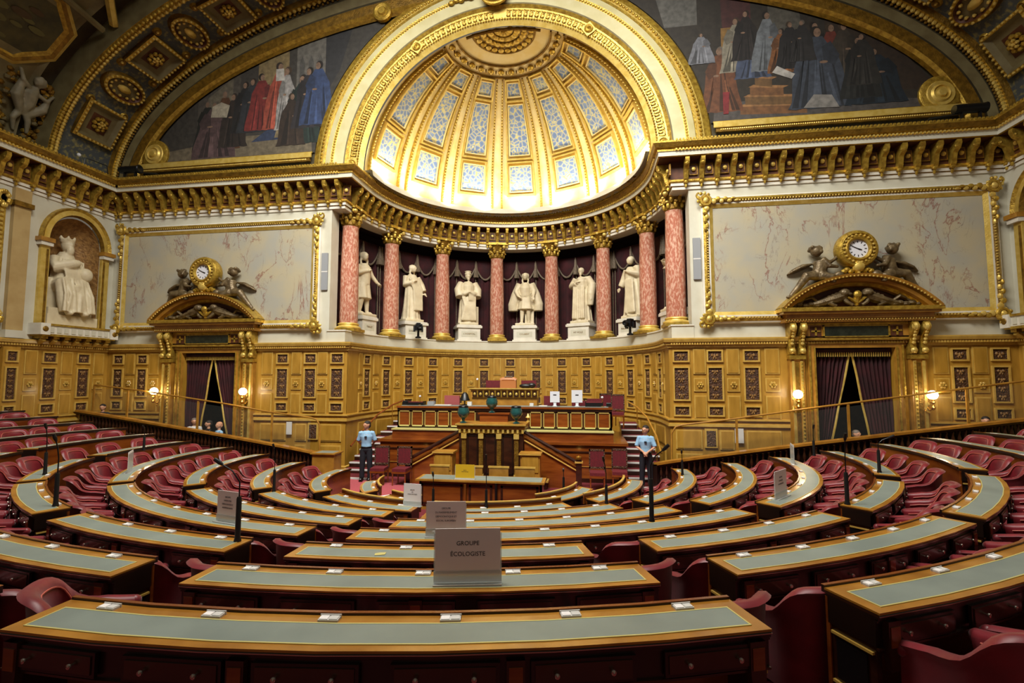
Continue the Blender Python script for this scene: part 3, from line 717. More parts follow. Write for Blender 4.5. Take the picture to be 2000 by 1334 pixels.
# ------------------------------------------------------------------ murals (plain crowd scenes)
MC = {}
def MM(c):
    k = tuple(c)
    if k not in MC:
        g=sum(c)/3; d=tuple(min(1,v*.66+g*.18) for v in c)
        MC[k] = mat('mural pigment', d, .75, c2=tuple(v*.76 for v in d), scale=6, detail=8)
    return MC[k]
def ztop(x): return 10.1+5.72*sqrt(max(0,1-(x/13.45)**2))
for sgn, side in ((-1,'left'),(1,'right')):
    t = thing('lunette_mural', (0,0,0), 0, 'painted lunette of robed courtiers in gilt frame %s of the dome' % side, 'mural')
    F = lambda x,d,z: (sgn*x,-d,z)
    z0=10.95; pts=[(6.68*cos(radians(a)),10.1+6.68*sin(radians(a))) for a in range(8,64,4)]
    a_end=[p for p in pts if p[1]<ztop(p[0])]
    top=[]; x=a_end[-1][0]
    xs=[x+(13.3-x)*i/24 for i in range(25)]
    top=[(x,ztop(x)) for x in xs if ztop(x)>z0+.05]
    poly=[(6.62,z0)]+a_end+top+[(13.3,z0)]
    b=MB(); b.add([(x,.0,z) for x,z in poly],[tuple(range(len(poly)))],MM((.27,.25,.22) if sgn<0 else (.22,.19,.15)),F)
    lay=[.001]
    def P(c,pp):
        lay[0]+=.00006; b.add([(x,lay[0],z) for x,z in pp],[tuple(range(len(pp)))],MM(c),F)
    def clip(x,z): return z<ztop(x)-.08 and hypot(x,z-10.1)>6.75
    def fig(x,z,h,c,w=.3,head=(.60,.45,.34),lean=0,light=None):
        w=w*h; rr=random.Random(int(x*97+z*31)); g=tuple(v*.92 for v in c)
        def side(s_):
            q=[]
            for i in range(13):
                u=i/12; wid=w*(.98-.32*u-.22*u*u) if u<.78 else w*(.54-(u-.78)*1.5)
                q.append((x+s_*wid*(1+.06*sin(7*u+x*3))+lean*u, z+h*.87*u))
            return q
        out=[(x-w*1.02+w*2.04*i/8, z-.02*h*abs(sin(i*1.3+x))) for i in range(9)]
        P(g,out+side(1)[1:]+side(-1)[1:][::-1])
        for i in range(9):                                             # folds
            u0=rr.uniform(-.8,.8); wd=rr.uniform(.04,.12); top=rr.uniform(.4,.85); k=.6 if i%3 else 1.22
            P(tuple(min(1,v*k+(.02 if k>1 else 0)) for v in g),[(x+w*(u0-wd),z+.01),(x+w*(u0+wd),z+.01),(x+w*(u0*.55+wd*.2)+lean*top,z+h*.87*top),(x+w*(u0*.5)+lean*top,z+h*.87*top*.97)])
        # sleeve and arm
        sg=1 if rr.random()>.5 else -1; d=tuple(v*.78 for v in g)
        P(d,[(x+lean+sg*w*.45,z+h*.80),(x+lean*.8+sg*w*.72,z+h*.62),(x+lean*.8+sg*w*.55,z+h*.5),(x+lean*.8+sg*w*.2,z+h*.56),(x+lean+sg*w*.15,z+h*.74)])
        P(head,[(x+lean*.8+sg*w*(.2+.14*cos(t)),z+h*(.55+.018*sin(t))) for t in [i*pi/4 for i in range(8)]])
        r=h*.052; hx,hz=x+lean,z+h*.925; hair=rr.choice(((.14,.10,.07),(.30,.22,.14),(.45,.40,.34),(.20,.14,.10)))
        P(hair,[(hx-sg*r*.2+r*1.12*cos(t),hz+r*.25+r*1.25*sin(t)) for t in [i*pi/6 for i in range(12)]])
        P(head,[(hx+sg*r*.2+r*.78*cos(t),hz-r*.05+r*1.1*sin(t)) for t in [i*pi/6 for i in range(12)]])
        P(tuple(v*.7 for v in head),[(hx+sg*r*.5,hz-r*.3),(hx+sg*r*.75,hz-r*.1),(hx+sg*r*.55,hz+r*.2)])
    if sgn<0:
        P((.50,.44,.33),[(6.72,10.97),(13.2,10.97),(12.7,11.35),(9.2,11.75),(6.78,11.7)])
        P((.34,.31,.27),[(11.3,11.6),(11.3,13.2),(9.6,14.2),(9.6,12.1)])
        P((.47,.43,.34),[(10.9,12.2),(10.9,13.3),(9.9,14.),(9.9,12.5)]); P((.60,.50,.30),[(8.9,12.2),(8.9,14.5),(7.7,14.95),(7.7,12.3)])
        P((.46,.44,.40),[(7.4,12.6),(7.4,15.0),(6.3,15.3),(6.3,13.0)]); P((.19,.19,.20),[(6.3,13.0),(6.3,15.3),(5.3,15.4),(5.75,13.9)])
        for i in range(3): P((.36,.35,.33),[(6.4+.35*i,13.4),(6.6+.35*i,13.4),(6.6+.35*i,14.3),(6.5+.35*i,14.55),(6.4+.35*i,14.3)])
        P((.20,.26,.40),[(9.1,11.5),(7.3,11.55),(7.5,12.0),(8.3,12.05)]); P((.58,.50,.34),[(8.2,11.6),(7.1,11.6),(7.1,11.85),(8.1,11.95)])
        for a in ((10.9,11.3,1.9,(.14,.15,.12)),(10.2,11.35,2.2,(.45,.26,.12)),(10.6,11.05,2.1,(.42,.30,.30),.42),(9.85,11.4,2.0,(.22,.17,.14)),(9.4,11.9,1.9,(.15,.14,.14)),(9.1,11.9,2.0,(.20,.22,.25)),(8.75,11.95,2.1,(.62,.17,.15)),(8.05,11.95,2.45,(.78,.30,.20),.26),(7.75,11.9,2.3,(.72,.70,.68),.2),(7.15,11.35,2.5,(.13,.22,.19),.32),(7.55,11.3,1.9,(.25,.18,.13)),(6.9,11.9,2.2,(.20,.18,.20)),(6.55,12.0,2.3,(.20,.30,.52),.3)):
            fig(*a[:5]) if len(a)>4 else fig(*a)
        P((.74,.69,.58),[(10.75,12.55),(10.1,12.5),(10.0,12.95),(10.35,13.1),(10.7,12.95)])
        P((.78,.76,.72),[(8.2,13.7),(7.85,13.7),(7.9,14.15),(8.2,14.15)])
    else:
        P((.36,.33,.31),[(6.7,10.97),(13.1,10.97),(12.4,11.25),(8,11.6),(6.75,11.5)])
        P((.42,.41,.38),[(5.3,14.2),(6.3,14.2),(6.3,15.1),(5.0,15.4)]); P((.33,.16,.15),[(7.1,12.6),(7.9,12.4),(7.9,15.0),(7.0,15.2)]); P((.38,.36,.31),[(8.4,12.9),(9.4,12.8),(9.3,14.4),(8.4,14.7)])
        P((.24,.17,.11),[(10.0,11.6),(13.0,11.5),(11.5,13.5),(10.0,14.2)])
        for i in range(4): P((.56-.05*(i%2),.35,.17),[(7.5-.15*i+.3*i,11.15+.3*i),(9.4-.32*i,11.05+.3*i),(9.4-.32*i,11.3+.3*i),(7.5+.15*i,11.42+.3*i)]); P((.70,.47,.24),[(7.45+.15*i,11.4+.3*i),(9.4-.32*i,11.3+.3*i),(9.55-.32*i,11.36+.3*i),(7.6+.15*i,11.47+.3*i)])
        P((.62,.44,.17),[(7.0,12.9),(7.7,12.9),(7.6,14.0),(7.0,14.0)])
        for a in ((6.95,11.3,2.1,(.55,.30,.15),.3),(7.45,12.55,1.75,(.66,.62,.52),.3),(7.9,12.3,1.3,(.30,.36,.50),.42),(7.75,12.9,1.6,(.18,.15,.14)),(8.35,12.5,1.9,(.52,.55,.58),.26),(8.75,12.4,1.4,(.66,.38,.16),.3),(9.0,12.5,1.5,(.16,.15,.15)),(9.7,12.0,1.9,(.17,.16,.16)),(10.15,11.8,2.0,(.55,.19,.12),.28),(10.5,11.9,1.9,(.30,.25,.19)),(9.75,11.2,2.55,(.27,.31,.38),.34),(11.3,11.2,1.7,(.10,.17,.23),.5),(10.9,11.4,1.9,(.14,.15,.14)),(11.0,11.8,1.6,(.2,.19,.17)),(9.35,12.7,1.3,(.2,.19,.19)),(6.4,12.9,1.0,(.55,.56,.6),.4)):
            fig(*a[:5]) if len(a)>4 else fig(*a)
        P((.78,.76,.72),[(8.6,12.6),(9.1,12.3),(9.0,12.15),(8.45,12.4)]); P((.60,.58,.55),[(9.3,11.2),(10.3,11.15),(10.1,11.55),(9.6,11.6)])
        P((.62,.13,.15),[(7.0,11.2),(7.15,11.2),(7.2,11.9),(7.0,11.9)])
    b.build('canvas', t, smooth=0)
    q=MB(); q.box(6.75,13.7,.0,.08,10.62,10.74,GOLDD,F); q.box(6.68,13.6,.08,.12,10.74,10.92,GOLDL,F); q.box(6.68,13.6,.03,.05,10.92,10.97,GOLD,F)
    for i in range(110): q.ball((6.9+6.7*i/109,.09,10.68),.028,GOLDL,5,3,F)
    q.build('sill_moulding', t)
    q=MB(); c=(12.95,11.28)
    q.lathe([(0.,.10),(.5,.10),(.55,.07),(.55,0)],(0,0,0),24,GOLD,fn=lambda x,y,z: F(c[0]+x,z,c[1]+y)); q.lathe([(.0,.2),(.1,.2),(.13,.14),(.2,.13),(.22,.17),(.27,.12),(.36,.13),(.38,.1)],(0,0,0),20,GOLDL,fn=lambda x,y,z: F(c[0]+x,z,c[1]+y))
    q.box(12.5,13.6,.02,.06,10.92,11.25,GOLDD,F)
    q.build('roundel', t)
    q=MB(); q.lathe([(0.,.20),(.12,.2),(.16,.14),(.27,.16),(.33,.12),(.33,0)],(0,0,0),20,GOLD,fn=lambda x,y,z: F(4.15+x,z+.05,15.75+y)); q.build('roundel', t)
# ------------------------------------------------------------------ doorways
def cherub(b, F, m, side=1):
    """a seated winged child leaning on the clock"""
    def f(x,y,z): return F(side*x,y,z)
    b.ball((.86,.26,.26),(.2,.18,.19),m,12,8,f)
    b.tube([(.86,.26,.28),(.82,.27,.46),(.84,.28,.64)],[.18,.175,.14],m,12,fn=f)
    b.ball((.92,.30,.88),(.145,.15,.155),m,12,9,f); b.ball((.84,.40,.86),(.06,.06,.07),m,7,5,f)
    for a in range(12): b.ball((.94+.12*cos(a*.6),.28+.09*sin(a*1.7),.95+.07*sin(a*.6)),.055,m,6,4,f)
    b.tube([(.76,.28,.68),(.64,.38,.54),(.48,.36,.66)],[.08,.065,.05],m,8,fn=f); b.ball((.46,.36,.68),.055,m,6,4,f)
    b.tube([(.80,.36,.66),(.66,.45,.44),(.45,.42,.42)],[.075,.065,.045],m,8,fn=f)
    b.tube([(.95,.28,.22),(1.2,.34,.2),(1.38,.26,-.08),(1.58,.24,-.32)],[.15,.125,.09,.06],m,10,fn=f); b.ball((1.64,.28,-.36),(.09,.06,.05),m,7,5,f)
    b.tube([(.86,.36,.2),(.62,.46,.12),(.6,.46,-.02)],[.13,.11,.07],m,10,fn=f); b.ball((.45,.45,.18),(.13,.1,.12),m,8,6,f)
    b.tube([(.98,.18,.56),(1.2,.12,.50),(1.45,.1,.38),(1.62,.1,.28)],[.06,.17,.15,.03],m,10,fn=f,flat=.45)
def cloak(b, F, m):
    pass
for sgn, side in ((-1,'left'),(1,'right')):
    F = lambda x,d,z: (sgn*DX+x,-d,z)
    t = thing('doorway_portal', (0,0,0), 0, 'gilded doorway with arched pediment and carved consoles, %s of the rostrum' % side, 'doorway', 'gilded doorways')
    b=MB()
    b.box(-1.25,1.25,0,.1,3.93,4.15,OAKM,F); 
    for s in (-1,1):
        b.box(s*1.05,s*1.25,0,.1,0,3.93,OAKM,F); b.box(s*1.06,s*1.10,.1,.14,0,3.95,GOLD,F); b.box(s*1.2,s*1.24,.1,.14,0,4.0,GOLD,F)
    b.box(-1.25,1.25,.1,.14,4.05,4.1,GOLD,F); b.build('door_frame', t)
    for s in (-1,1):
        b=MB()
        b.box(s*1.38,s*1.78,0,.16,0,3.7,OAKM,F); b.box(s*1.43,s*1.5,.16,.19,.3,3.55,GOLDL,F); b.box(s*1.66,s*1.73,.16,.19,.3,3.55,GOLDL,F); b.box(s*1.53,s*1.63,.16,.175,.3,3.5,GOLDD,F)
        for i in range(30): b.ball((s*1.465,.2,.4+3.1*i/29),.03,GOLD,5,3,F)
        b.box(s*1.34,s*1.82,0,.22,0,.25,OAKM,F); b.box(s*1.36,s*1.80,0,.22,3.6,3.72,GOLD,F)
        b.build('pilaster', t)
        b=MB(); pr=[(0,3.72),(.2,3.74),(.26,3.84),(.2,3.95),(.2,4.2),(.34,4.35),(.42,4.52),(.34,4.64),(0,4.66)]
        for (u0,u1) in ((1.36,1.52),(1.64,1.80)):
            n=len(pr); vs=[(s*u0,d,z) for d,z in pr]+[(s*u1,d,z) for d,z in pr]
            b.add(vs,[tuple(range(n)),tuple(range(n,2*n))]+[(i,(i+1)%n,n+(i+1)%n,n+i) for i in range(n)],GOLD,F)
            b.ball((s*(u0+u1)/2,.36,4.5),(.1,.1,.12),GOLDL,8,6,F); b.ball((s*(u0+u1)/2,.24,3.84),(.09,.07,.08),GOLDL,8,6,F)
            for i in range(4): b.ball((s*(u0+u1)/2,.24+.03*i,4.05+.1*i),(.05,.05,.05),GOLDL,6,4,F)
        b.build('scroll_bracket', t)
    b=MB()
    b.box(-1.36,1.36,0,.18,4.15,4.66,OAKM,F); b.box(-1.34,1.34,.18,.22,4.15,4.2,GOLD,F); b.box(-1.34,1.34,.18,.22,4.58,4.64,GOLD,F)
    for s in (-1,1):
        b.box(s*1.06-.15,s*1.06+.15,.18,.19,4.25,4.55,BROWNR,F); b.box(s*1.06-.12,s*1.06+.12,.19,.21,4.38,4.43,GOLD,F); b.box(s*1.06-.025,s*1.06+.025,.19,.21,4.28,4.52,GOLD,F)
    b.box(-1.95,1.95,0,.36,4.66,4.76,OAKM,F); b.box(-1.9,1.9,0,.4,4.76,4.88,OAKM,F); b.box(-2.02,2.02,0,.5,4.88,4.95,OAKM,F); b.box(-2.08,2.08,0,.55,4.95,5.06,GOLD,F)
    for i in range(52): b.ball((-1.9+3.8*i/51,.38,4.72),.025,GOLDL,5,3,F)
    b.build('entablature', t)
    b=MB(); b.box(-.83,.83,.18,.2,4.26,4.54,DARKM,F); 
    for (x0,x1,z0,z1) in ((-.87,.87,4.54,4.57),(-.87,.87,4.23,4.26),(-.87,-.83,4.23,4.57),(.83,.87,4.23,4.57)): b.box(x0,x1,.18,.22,z0,z1,GOLD,F)
    b.build('inscription_plaque', t)
    # segmental pediment
    b=MB(); Rp=2.7; zc=5.98-Rp; 
    def arcp(r,a,d): return F(r*sin(a),d,zc+r*cos(a))
    amax=acos((5.06-zc)/Rp); n=32
    prof=[(Rp-.30,.1),(Rp-.28,.22),(Rp-.2,.28),(Rp-.18,.42),(Rp-.1,.46),(Rp-.06,.55),(Rp+.02,.58),(Rp+.04,0.)]; mm=[OAKM,GOLD,OAKM,OAKM,GOLDD,OAKM,GOLD]
    for j in range(len(prof)-1):
        vs=[]; 
        for i in range(n+1):
            a=-amax+2*amax*i/n; vs += [arcp(prof[j][0],a,prof[j][1]),arcp(prof[j+1][0],a,prof[j+1][1])]
        b.add(vs,[(2*i,2*i+1,2*i+3,2*i+2) for i in range(n)],mm[j])
    for i in range(46): b.ball(arcp(Rp-.05,-amax+2*amax*(i+.5)/46,.55),.03,GOLDL,5,3)
    vs=[arcp(Rp-.28,-amax+2*amax*i/n,.06) for i in range(n+1)]; b.add(vs,[tuple(range(n+1))],BROWNR)
    b.build('pediment', t)
    b=MB()                                      # two reclining lions and mask in the tympanum
    for s in (-1,1):
        f=lambda x,y,z,s=s: F(s*x,y,5.06+(z-5.06)*.82)
        b.tube([(.28,.22,5.5),(.55,.22,5.38),(.95,.2,5.24),(1.35,.18,5.16)],[.16,.17,.12,.05],BRONZE,8,fn=f)
        b.ball((.30,.3,5.58),(.15,.14,.15),BRONZE,9,6,f); b.ball((.2,.38,5.52),(.07,.07,.06),BRONZE,7,5,f)
        b.tube([(.32,.25,5.4),(.25,.32,5.25),(.12,.34,5.14)],[.08,.06,.05],BRONZE,7,fn=f)
        b.tube([(.6,.25,5.3),(.7,.32,5.2),(.55,.34,5.12)],[.09,.07,.05],BRONZE,7,fn=f)
        for i in range(5): b.ball((1.0+.16*i,.2,5.18+.04*(i%2)),(.11,.1,.09),BRONZE,7,5,f)
        b.tube([(.95,.2,5.25),(1.15,.25,5.45),(1.35,.2,5.38),(1.5,.2,5.2)],[.05,.05,.04,.05],BRONZE,7,fn=f)
        for i in range(4): b.ball((.38+.1*i,.25,5.6-.05*i),.07,BRONZE,6,4,f)
    b.build('tympanum_relief', t)
    b=MB(); b.tube([F(0,.3,5.12),F(0,.34,5.36)],[.05,.1],GOLD,8); b.ball(F(0,.38,5.42),(.11,.08,.12),GOLD,9,6)
    for s in (-1,1): b.tube([F(0,.34,5.2),F(s*.12,.34,5.28),F(s*.24,.34,5.36)],[.05,.05,.03],GOLD,6)
    b.build('gilt_mask', t)
    # clock on top
    k = thing('wall_clock', (0,0,0), 0, 'round gilt clock with white dial held by two bronze winged children, over the %s doorway' % side, 'clock', 'clocks over the doorways')
    cz=6.70; f=lambda x,y,z: F(x,z,cz+y)
    b=MB(); b.lathe([(0,.2),(.5,.2),(.54,.3),(.54,.5),(.5,.56),(.44,.58),(.42,.54),(.36,.55),(.32,.6),(.27,.58),(.26,.5),(0,.5)],(0,0,0),36,GOLD,fn=f)
    for i in range(22): a=2*pi*i/22; b.ball((.39*cos(a),.39*sin(a),.57),(.035,.035,.03),GOLDL,6,4,f)
    b.build('clock_case', k)
    b=MB(); b.add([(.262*cos(2*pi*i/32),.262*sin(2*pi*i/32),.512) for i in range(32)],[tuple(range(32))],DIAL,f); dial=b.build('clock_face', k, smooth=0)
    for i in range(12):
        a=2*pi*i/12; q=MB()
    q=MB()
    for i in range(12):
        a=2*pi*i/12; r=.2; q.box(-.012,.012,-.028,.028,0,.004,INK,lambda x,y,z,a=a: f(r*sin(a)+x*cos(a)+y*sin(a), r*cos(a)-x*sin(a)+y*cos(a), .514+z))
    q.build('numeral_marks', dial)
    q=MB()
    for ang,l,w in ((radians(-62),.17,.012),(radians(118),.06,.012),(radians(-70+180),.1,.015)):
        q.box(-w,w,0,l,.006,.010,INK,lambda x,y,z,a=ang: f(x*cos(a)+y*sin(a), -x*sin(a)+y*cos(a), .516+z))
    q.build('clock_hand', dial)
    b=MB(); b.ball(F(0,.5,6.2),(.16,.12,.17),GOLDL,10,7)
    for i in range(9): b.ball(F(-.35+.0875*i,.42,6.08+.05*(i%2)),(.09,.08,.07),GOLD,7,5)
    b.tube([F(-.02,.5,6.1),F(0,.52,5.98)],[.07,.02],GOLDL,6); b.build('garland', k)
    for s in (-1,1):
        b=MB(); cherub(b, lambda x,y,z: F(x*1.08,y,5.78+z*1.06), BRONZE, s); remesh(b.build('winged_child', k),.022)
    # door curtains parted
    c = thing('door_curtain', (0,0,0), 0, 'pair of claret curtains parted in the %s doorway' % side, 'curtain', 'doorway curtains')
    for s in (-1,1):
        b=MB(); vs=[]; nn,mm_=40,16
        for j in range(mm_+1):
            z=3.78-3.76*j/mm_; u=j/mm_
            # inner edge: meets at top centre, drawn aside below
            xin=(.03 if s>0 else .03)+ (.95 if (s>0)==(sgn<0) else .62)*u**1.0*.9
            for i in range(nn+1):
                x=1.04+(xin-1.04)*i/nn; vs.append((s*x,-.18+.05*sin(i*1.35)+.015*sin(i*.6+j),z))
        b.add(vs,[(j*(nn+1)+i,j*(nn+1)+i+1,(j+1)*(nn+1)+i+1,(j+1)*(nn+1)+i) for j in range(mm_) for i in range(nn)],CURT,F); b.build('curtain_panel', c, smooth=60)
        b=MB(); b.tube([F(*(lambda v:(v[0],v[1]+.06,v[2]))(vs[j*(nn+1)+nn])) for j in range(mm_+1)],.03,GOLDL,6); b.build('gold_braid', c)
    b=MB(); b.box(-1.0,1.0,-.12,-.06,3.78,3.9,CURT,F)
    for i in range(34): b.box(-1+.0595*i,-.975+.0595*i,-.08,-.05,3.68,3.8,GOLDL,F)
    b.build('pelmet', c)
# ------------------------------------------------------------------ globe sconces
sc0 = None
for x, lab in ((-12.12,'lit globe wall lamp left of the left doorway'),(-8.72,'lit globe wall lamp right of the left doorway'),(8.64,'lit globe wall lamp left of the right doorway'),(12.05,'lit globe wall lamp right of the right doorway')):
    if sc0 is None:
        sc0 = thing('wall_lamp', (x,-.40,2.6), 0, lab, 'wall lamp', 'globe wall lamps')
        b=MB(); b.ball((0,0,0),.125,GLOBE,20,12); b.build('globe', sc0)
        b=MB(); b.lathe([(.0,-.42),(.04,-.4),(.06,-.34),(.03,-.3),(.025,-.24),(.07,-.2),(.06,-.17),(.03,-.15),(.06,-.12),(0.05,-.1)],(0,0,0),14,BRASS); b.build('lamp_stem', sc0)
        b=MB(); b.tube([(0,0,-.36),(0,.12,-.42),(0,.24,-.34),(0,.26,-.2)],.02,BRASS,8); b.tube([(0,.26,-.2),(.06,.24,-.1),(.02,.22,.02)],.015,BRASS,6); b.tube([(0,.26,-.3),(-.07,.2,-.45),(0,.14,-.52)],.015,BRASS,6)
        for i in range(5): b.ball((.03*(-1)**i,.24,-.5+.12*i),(.045,.03,.05),GOLDL,6,4)
        b.build('bracket', sc0); s=sc0
    else:
        s = copy_tree(sc0, None, (x,-.40,2.6)); s['label']=lab
    l = bpy.data.lights.new('lamp_light','POINT'); l.energy = 16; l.color=(1,.82,.55); l.shadow_soft_size=.13
    lo = bpy.data.objects.new('lamp_light', l); COL.objects.link(lo); lo.location=(x,-.40,2.6-.0); lo.location.y=-.62
# notices on the lower panelling
for x,w_,lab in ((-7.2,.2,'small white notice sheet on the oak wall right of the left doorway'),(7.13,.24,'small white notice sheet on the oak wall left of the right doorway')):
    b=MB(); b.box(x-w_/2,x+w_/2,-.075,-.062,1.16,1.58,WHITEP); b.build('wall_notice', label=lab, cat='notice', group='notice sheets')
# ------------------------------------------------------------------ niches with seated statues
for sgn, side in ((-1,'left'),(1,'right')):
    F = lambda u,d,z: (sgn*(HW-d), u, z)
    t = thing('niche_surround', (0,0,0), 0, 'gilt arched niche surround with corbelled balcony on the %s side wall' % side, 'niche surround', 'niche surrounds')
    cyn=-1.37; rn=.85
    for s in (-1,1):
        b=MB(); b.box(cyn+s*rn,cyn+s*(rn+.26),0,.1,4.7,7.3,GOLDL,F); b.box(cyn+s*(rn+.04),cyn+s*(rn+.1),.1,.12,4.8,7.2,GOLDD,F); b.box(cyn+s*(rn-.02),cyn+s*(rn+.34),0,.2,7.3,7.42,STONEW,F); b.box(cyn+s*(rn-.04),cyn+s*(rn+.38),0,.24,7.42,7.55,OAKM,F); b.build('pilaster', t)
    b=MB()
    for (r0,r1,d0,d1,m) in ((.0,.05,0,.12,GOLDD),(.05,.2,.12,.1,GOLDL),(.2,.28,.1,.16,GOLD),(.28,.3,.16,0,GOLD)):
        vs=[]; n=20
        for i in range(n+1):
            a=pi*i/n
            for r,d in ((r0,d0),(r1,d1)): vs.append((cyn+(rn+r)*cos(a),d,7.55+(rn*1.15+r)*sin(a)))
        b.add(vs,[(2*i,2*i+1,2*i+3,2*i+2) for i in range(n)],m,F)
    b.build('arch_moulding', t)
    b=MB(); b.box(cyn-1.15,cyn+1.15,0,.42,4.45,4.72,STONEW,F); b.box(cyn-1.18,cyn+1.18,0,.46,4.72,4.78,GOLD,F); b.box(cyn-1.18,cyn+1.18,0,.46,4.38,4.45,GOLD,F)
    for i in range(9): b.box(cyn-.95+.22*i,cyn-.82+.22*i,.42,.44,4.5,4.68,STONE,F)
    for s in (-1,1): b.box(cyn+s*1.12-.14,cyn+s*1.12+.14,0,.5,4.42,4.78,STONEW,F); b.ball((cyn+s*1.12,.5,4.6),(.09,.03,.09),GOLDD,8,5,F)
    b.build('balcony', t)
    b=MB()
    for i in range(7):
        c=cyn-1.02+.34*i; b.box(c-.09,c+.09,0,.36,4.3,4.38,GOLD,F); b.tube([(c,.3,4.28),(c,.2,4.2),(c,.06,4.12)],[.08,.07,.03],GOLDL,7,fn=F)
    b.build('corbel', t)
    # seated crowned statue
    st = thing('seated_statue', (0,0,0), 0, 'white marble seated crowned king with an orb in the %s wall niche' % side, 'statue', 'seated niche statues')
    f = lambda u,d,z: F(cyn+u*1.12, d*1.05-.42, 4.72+z*1.3)
    b=MB(); b.box(-.72,.72,-.25,.5,.0,.32,STAT,f); b.box(-.62,.62,-.2,.38,.3,.5,STAT,f); b.build('plinth', st)
    b=MB()
    b.box(-.5,.5,-.35,.05,.4,1.3,STAT,f)
    b.tube([(0,.0,1.05),(0,.04,1.4),(-.02,.06,1.75),(-.02,.1,2.0)],[.34,.33,.30,.16],STAT,14,fn=f)
    for s in (-1,1):
        b.tube([(s*.16,.0,1.1),(s*.26,.38,1.15),(s*.25,.46,.7),(s*.22,.5,.42)],[.2,.21,.19,.17],STAT,12,fn=f); b.ball((s*.22,.62,.38),(.09,.15,.07),STAT,8,5,f)
    b.tube([(0,.42,1.1),(0,.46,.7),(0,.46,.42)],[.2,.22,.26],STAT,12,fn=f)
    b.ball((-.02,.12,2.2),(.16,.18,.2),STAT,12,8,f); b.ball((-.02,.24,2.06),(.11,.1,.15),STAT,8,6,f); b.ball((-.02,.3,2.2),(.03,.04,.05),STAT,6,4,f)
    b.tube([(-.02,.1,2.26),(-.02,.1,2.36)],[.18,.2],STAT,12,fn=f)
    for i in range(6): a=i*pi/3; b.ball((-.02+.18*cos(a),.1+.18*sin(a),2.38),(.045,.045,.06),STAT,6,4,f)
    b.tube([(.3,.05,1.78),(.46,.15,1.45),(.35,.42,1.36)],[.17,.14,.1],STAT,10,fn=f); b.tube([(-.32,.05,1.78),(-.4,.25,1.55),(-.05,.46,1.7),(.1,.5,1.74)],[.17,.15,.12,.07],STAT,10,fn=f)
    for i in range(9):
        u=-.40+.1*i; b.tube([(u*.9,.46+.03*cos(i*2.2),1.28),(u*.95+.06*sin(i*1.9),.66,.85),(u*1.1,.68+.04*cos(i*1.7),.40)],[.035,.045,.055],STAT,6,fn=f)
        b.tube([(-.3+.075*i,.36,1.8),(-.25+.06*i,.44,1.4),(-.2+.05*i,.46,1.2)],[.025,.035,.03],STAT,6,fn=f)
    remesh(b.build('figure', st), .026)
    b=MB(); b.ball((.33,.42,1.45),.19,STAT,14,10,f); b.build('orb', st)
# ------------------------------------------------------------------ columns
AZC = [-90,-64.29,-38.57,-12.86,12.86,38.57,64.29,90]
names = ['pink marble column, leftmost of the eight at the apse edge','pink marble column, second from the left in the apse colonnade','pink marble column, third from the left in the apse colonnade','pink marble column left of the central statue','pink marble column right of the central statue','pink marble column, third from the right in the apse colonnade','pink marble column, second from the right in the apse colonnade','pink marble column, rightmost of the eight at the apse edge']
col0=None
for az,lab in zip(AZC,names):
    x,y=polar(5.6,az)
    if col0 is None:
        col0=thing('marble_column',(x,y,4.68),-radians(az),lab,'column','apse columns')
        b=MB(); b.lathe([(.30,.3),(.315,.36),(.31,2.2),(.275,3.72),(.29,3.78)],(0,0,0),28,REDM); b.build('shaft',col0)
        b=MB(); b.box(-.42,.42,-.42,.42,0,.1,GOLD); b.lathe([(.42,.1),(.43,.14),(.40,.18),(.35,.2),(.34,.23),(.37,.26),(.36,.29),(.31,.31)],(0,0,0),28,GOLDL); b.build('column_base',col0)
        b=MB(); b.lathe([(.28,3.76),(.31,3.79),(.28,3.82),(.27,4.0),(.33,4.25),(.40,4.33)],(0,0,0),20,GOLDD); b.box(-.40,.40,-.40,.40,4.36,4.46,GOLD)
        for ring_,(r,z,h,nn) in enumerate(((.30,3.93,.12,8),(.33,4.1,.12,8))):
            for i in range(nn):
                a=2*pi*(i+.5*ring_)/nn; b.ball((r*cos(a),r*sin(a),z),(.07,.07,h),GOLD,7,5); b.ball(((r+.06)*cos(a),(r+.06)*sin(a),z+h*.8),(.06,.06,.045),GOLDL,7,5)
        for i in range(4):
            a=pi/4+i*pi/2; b.ball((.44*cos(a),.44*sin(a),4.28),(.09,.09,.09),GOLDL,8,6); b.ball((.39*cos(a+pi/4),.39*sin(a+pi/4),4.38),(.07,.07,.06),GOLDL,8,5)
        b.build('capital',col0)
    else:
        c=copy_tree(col0,None,(x,y,4.68),-radians(az)); c['label']=lab
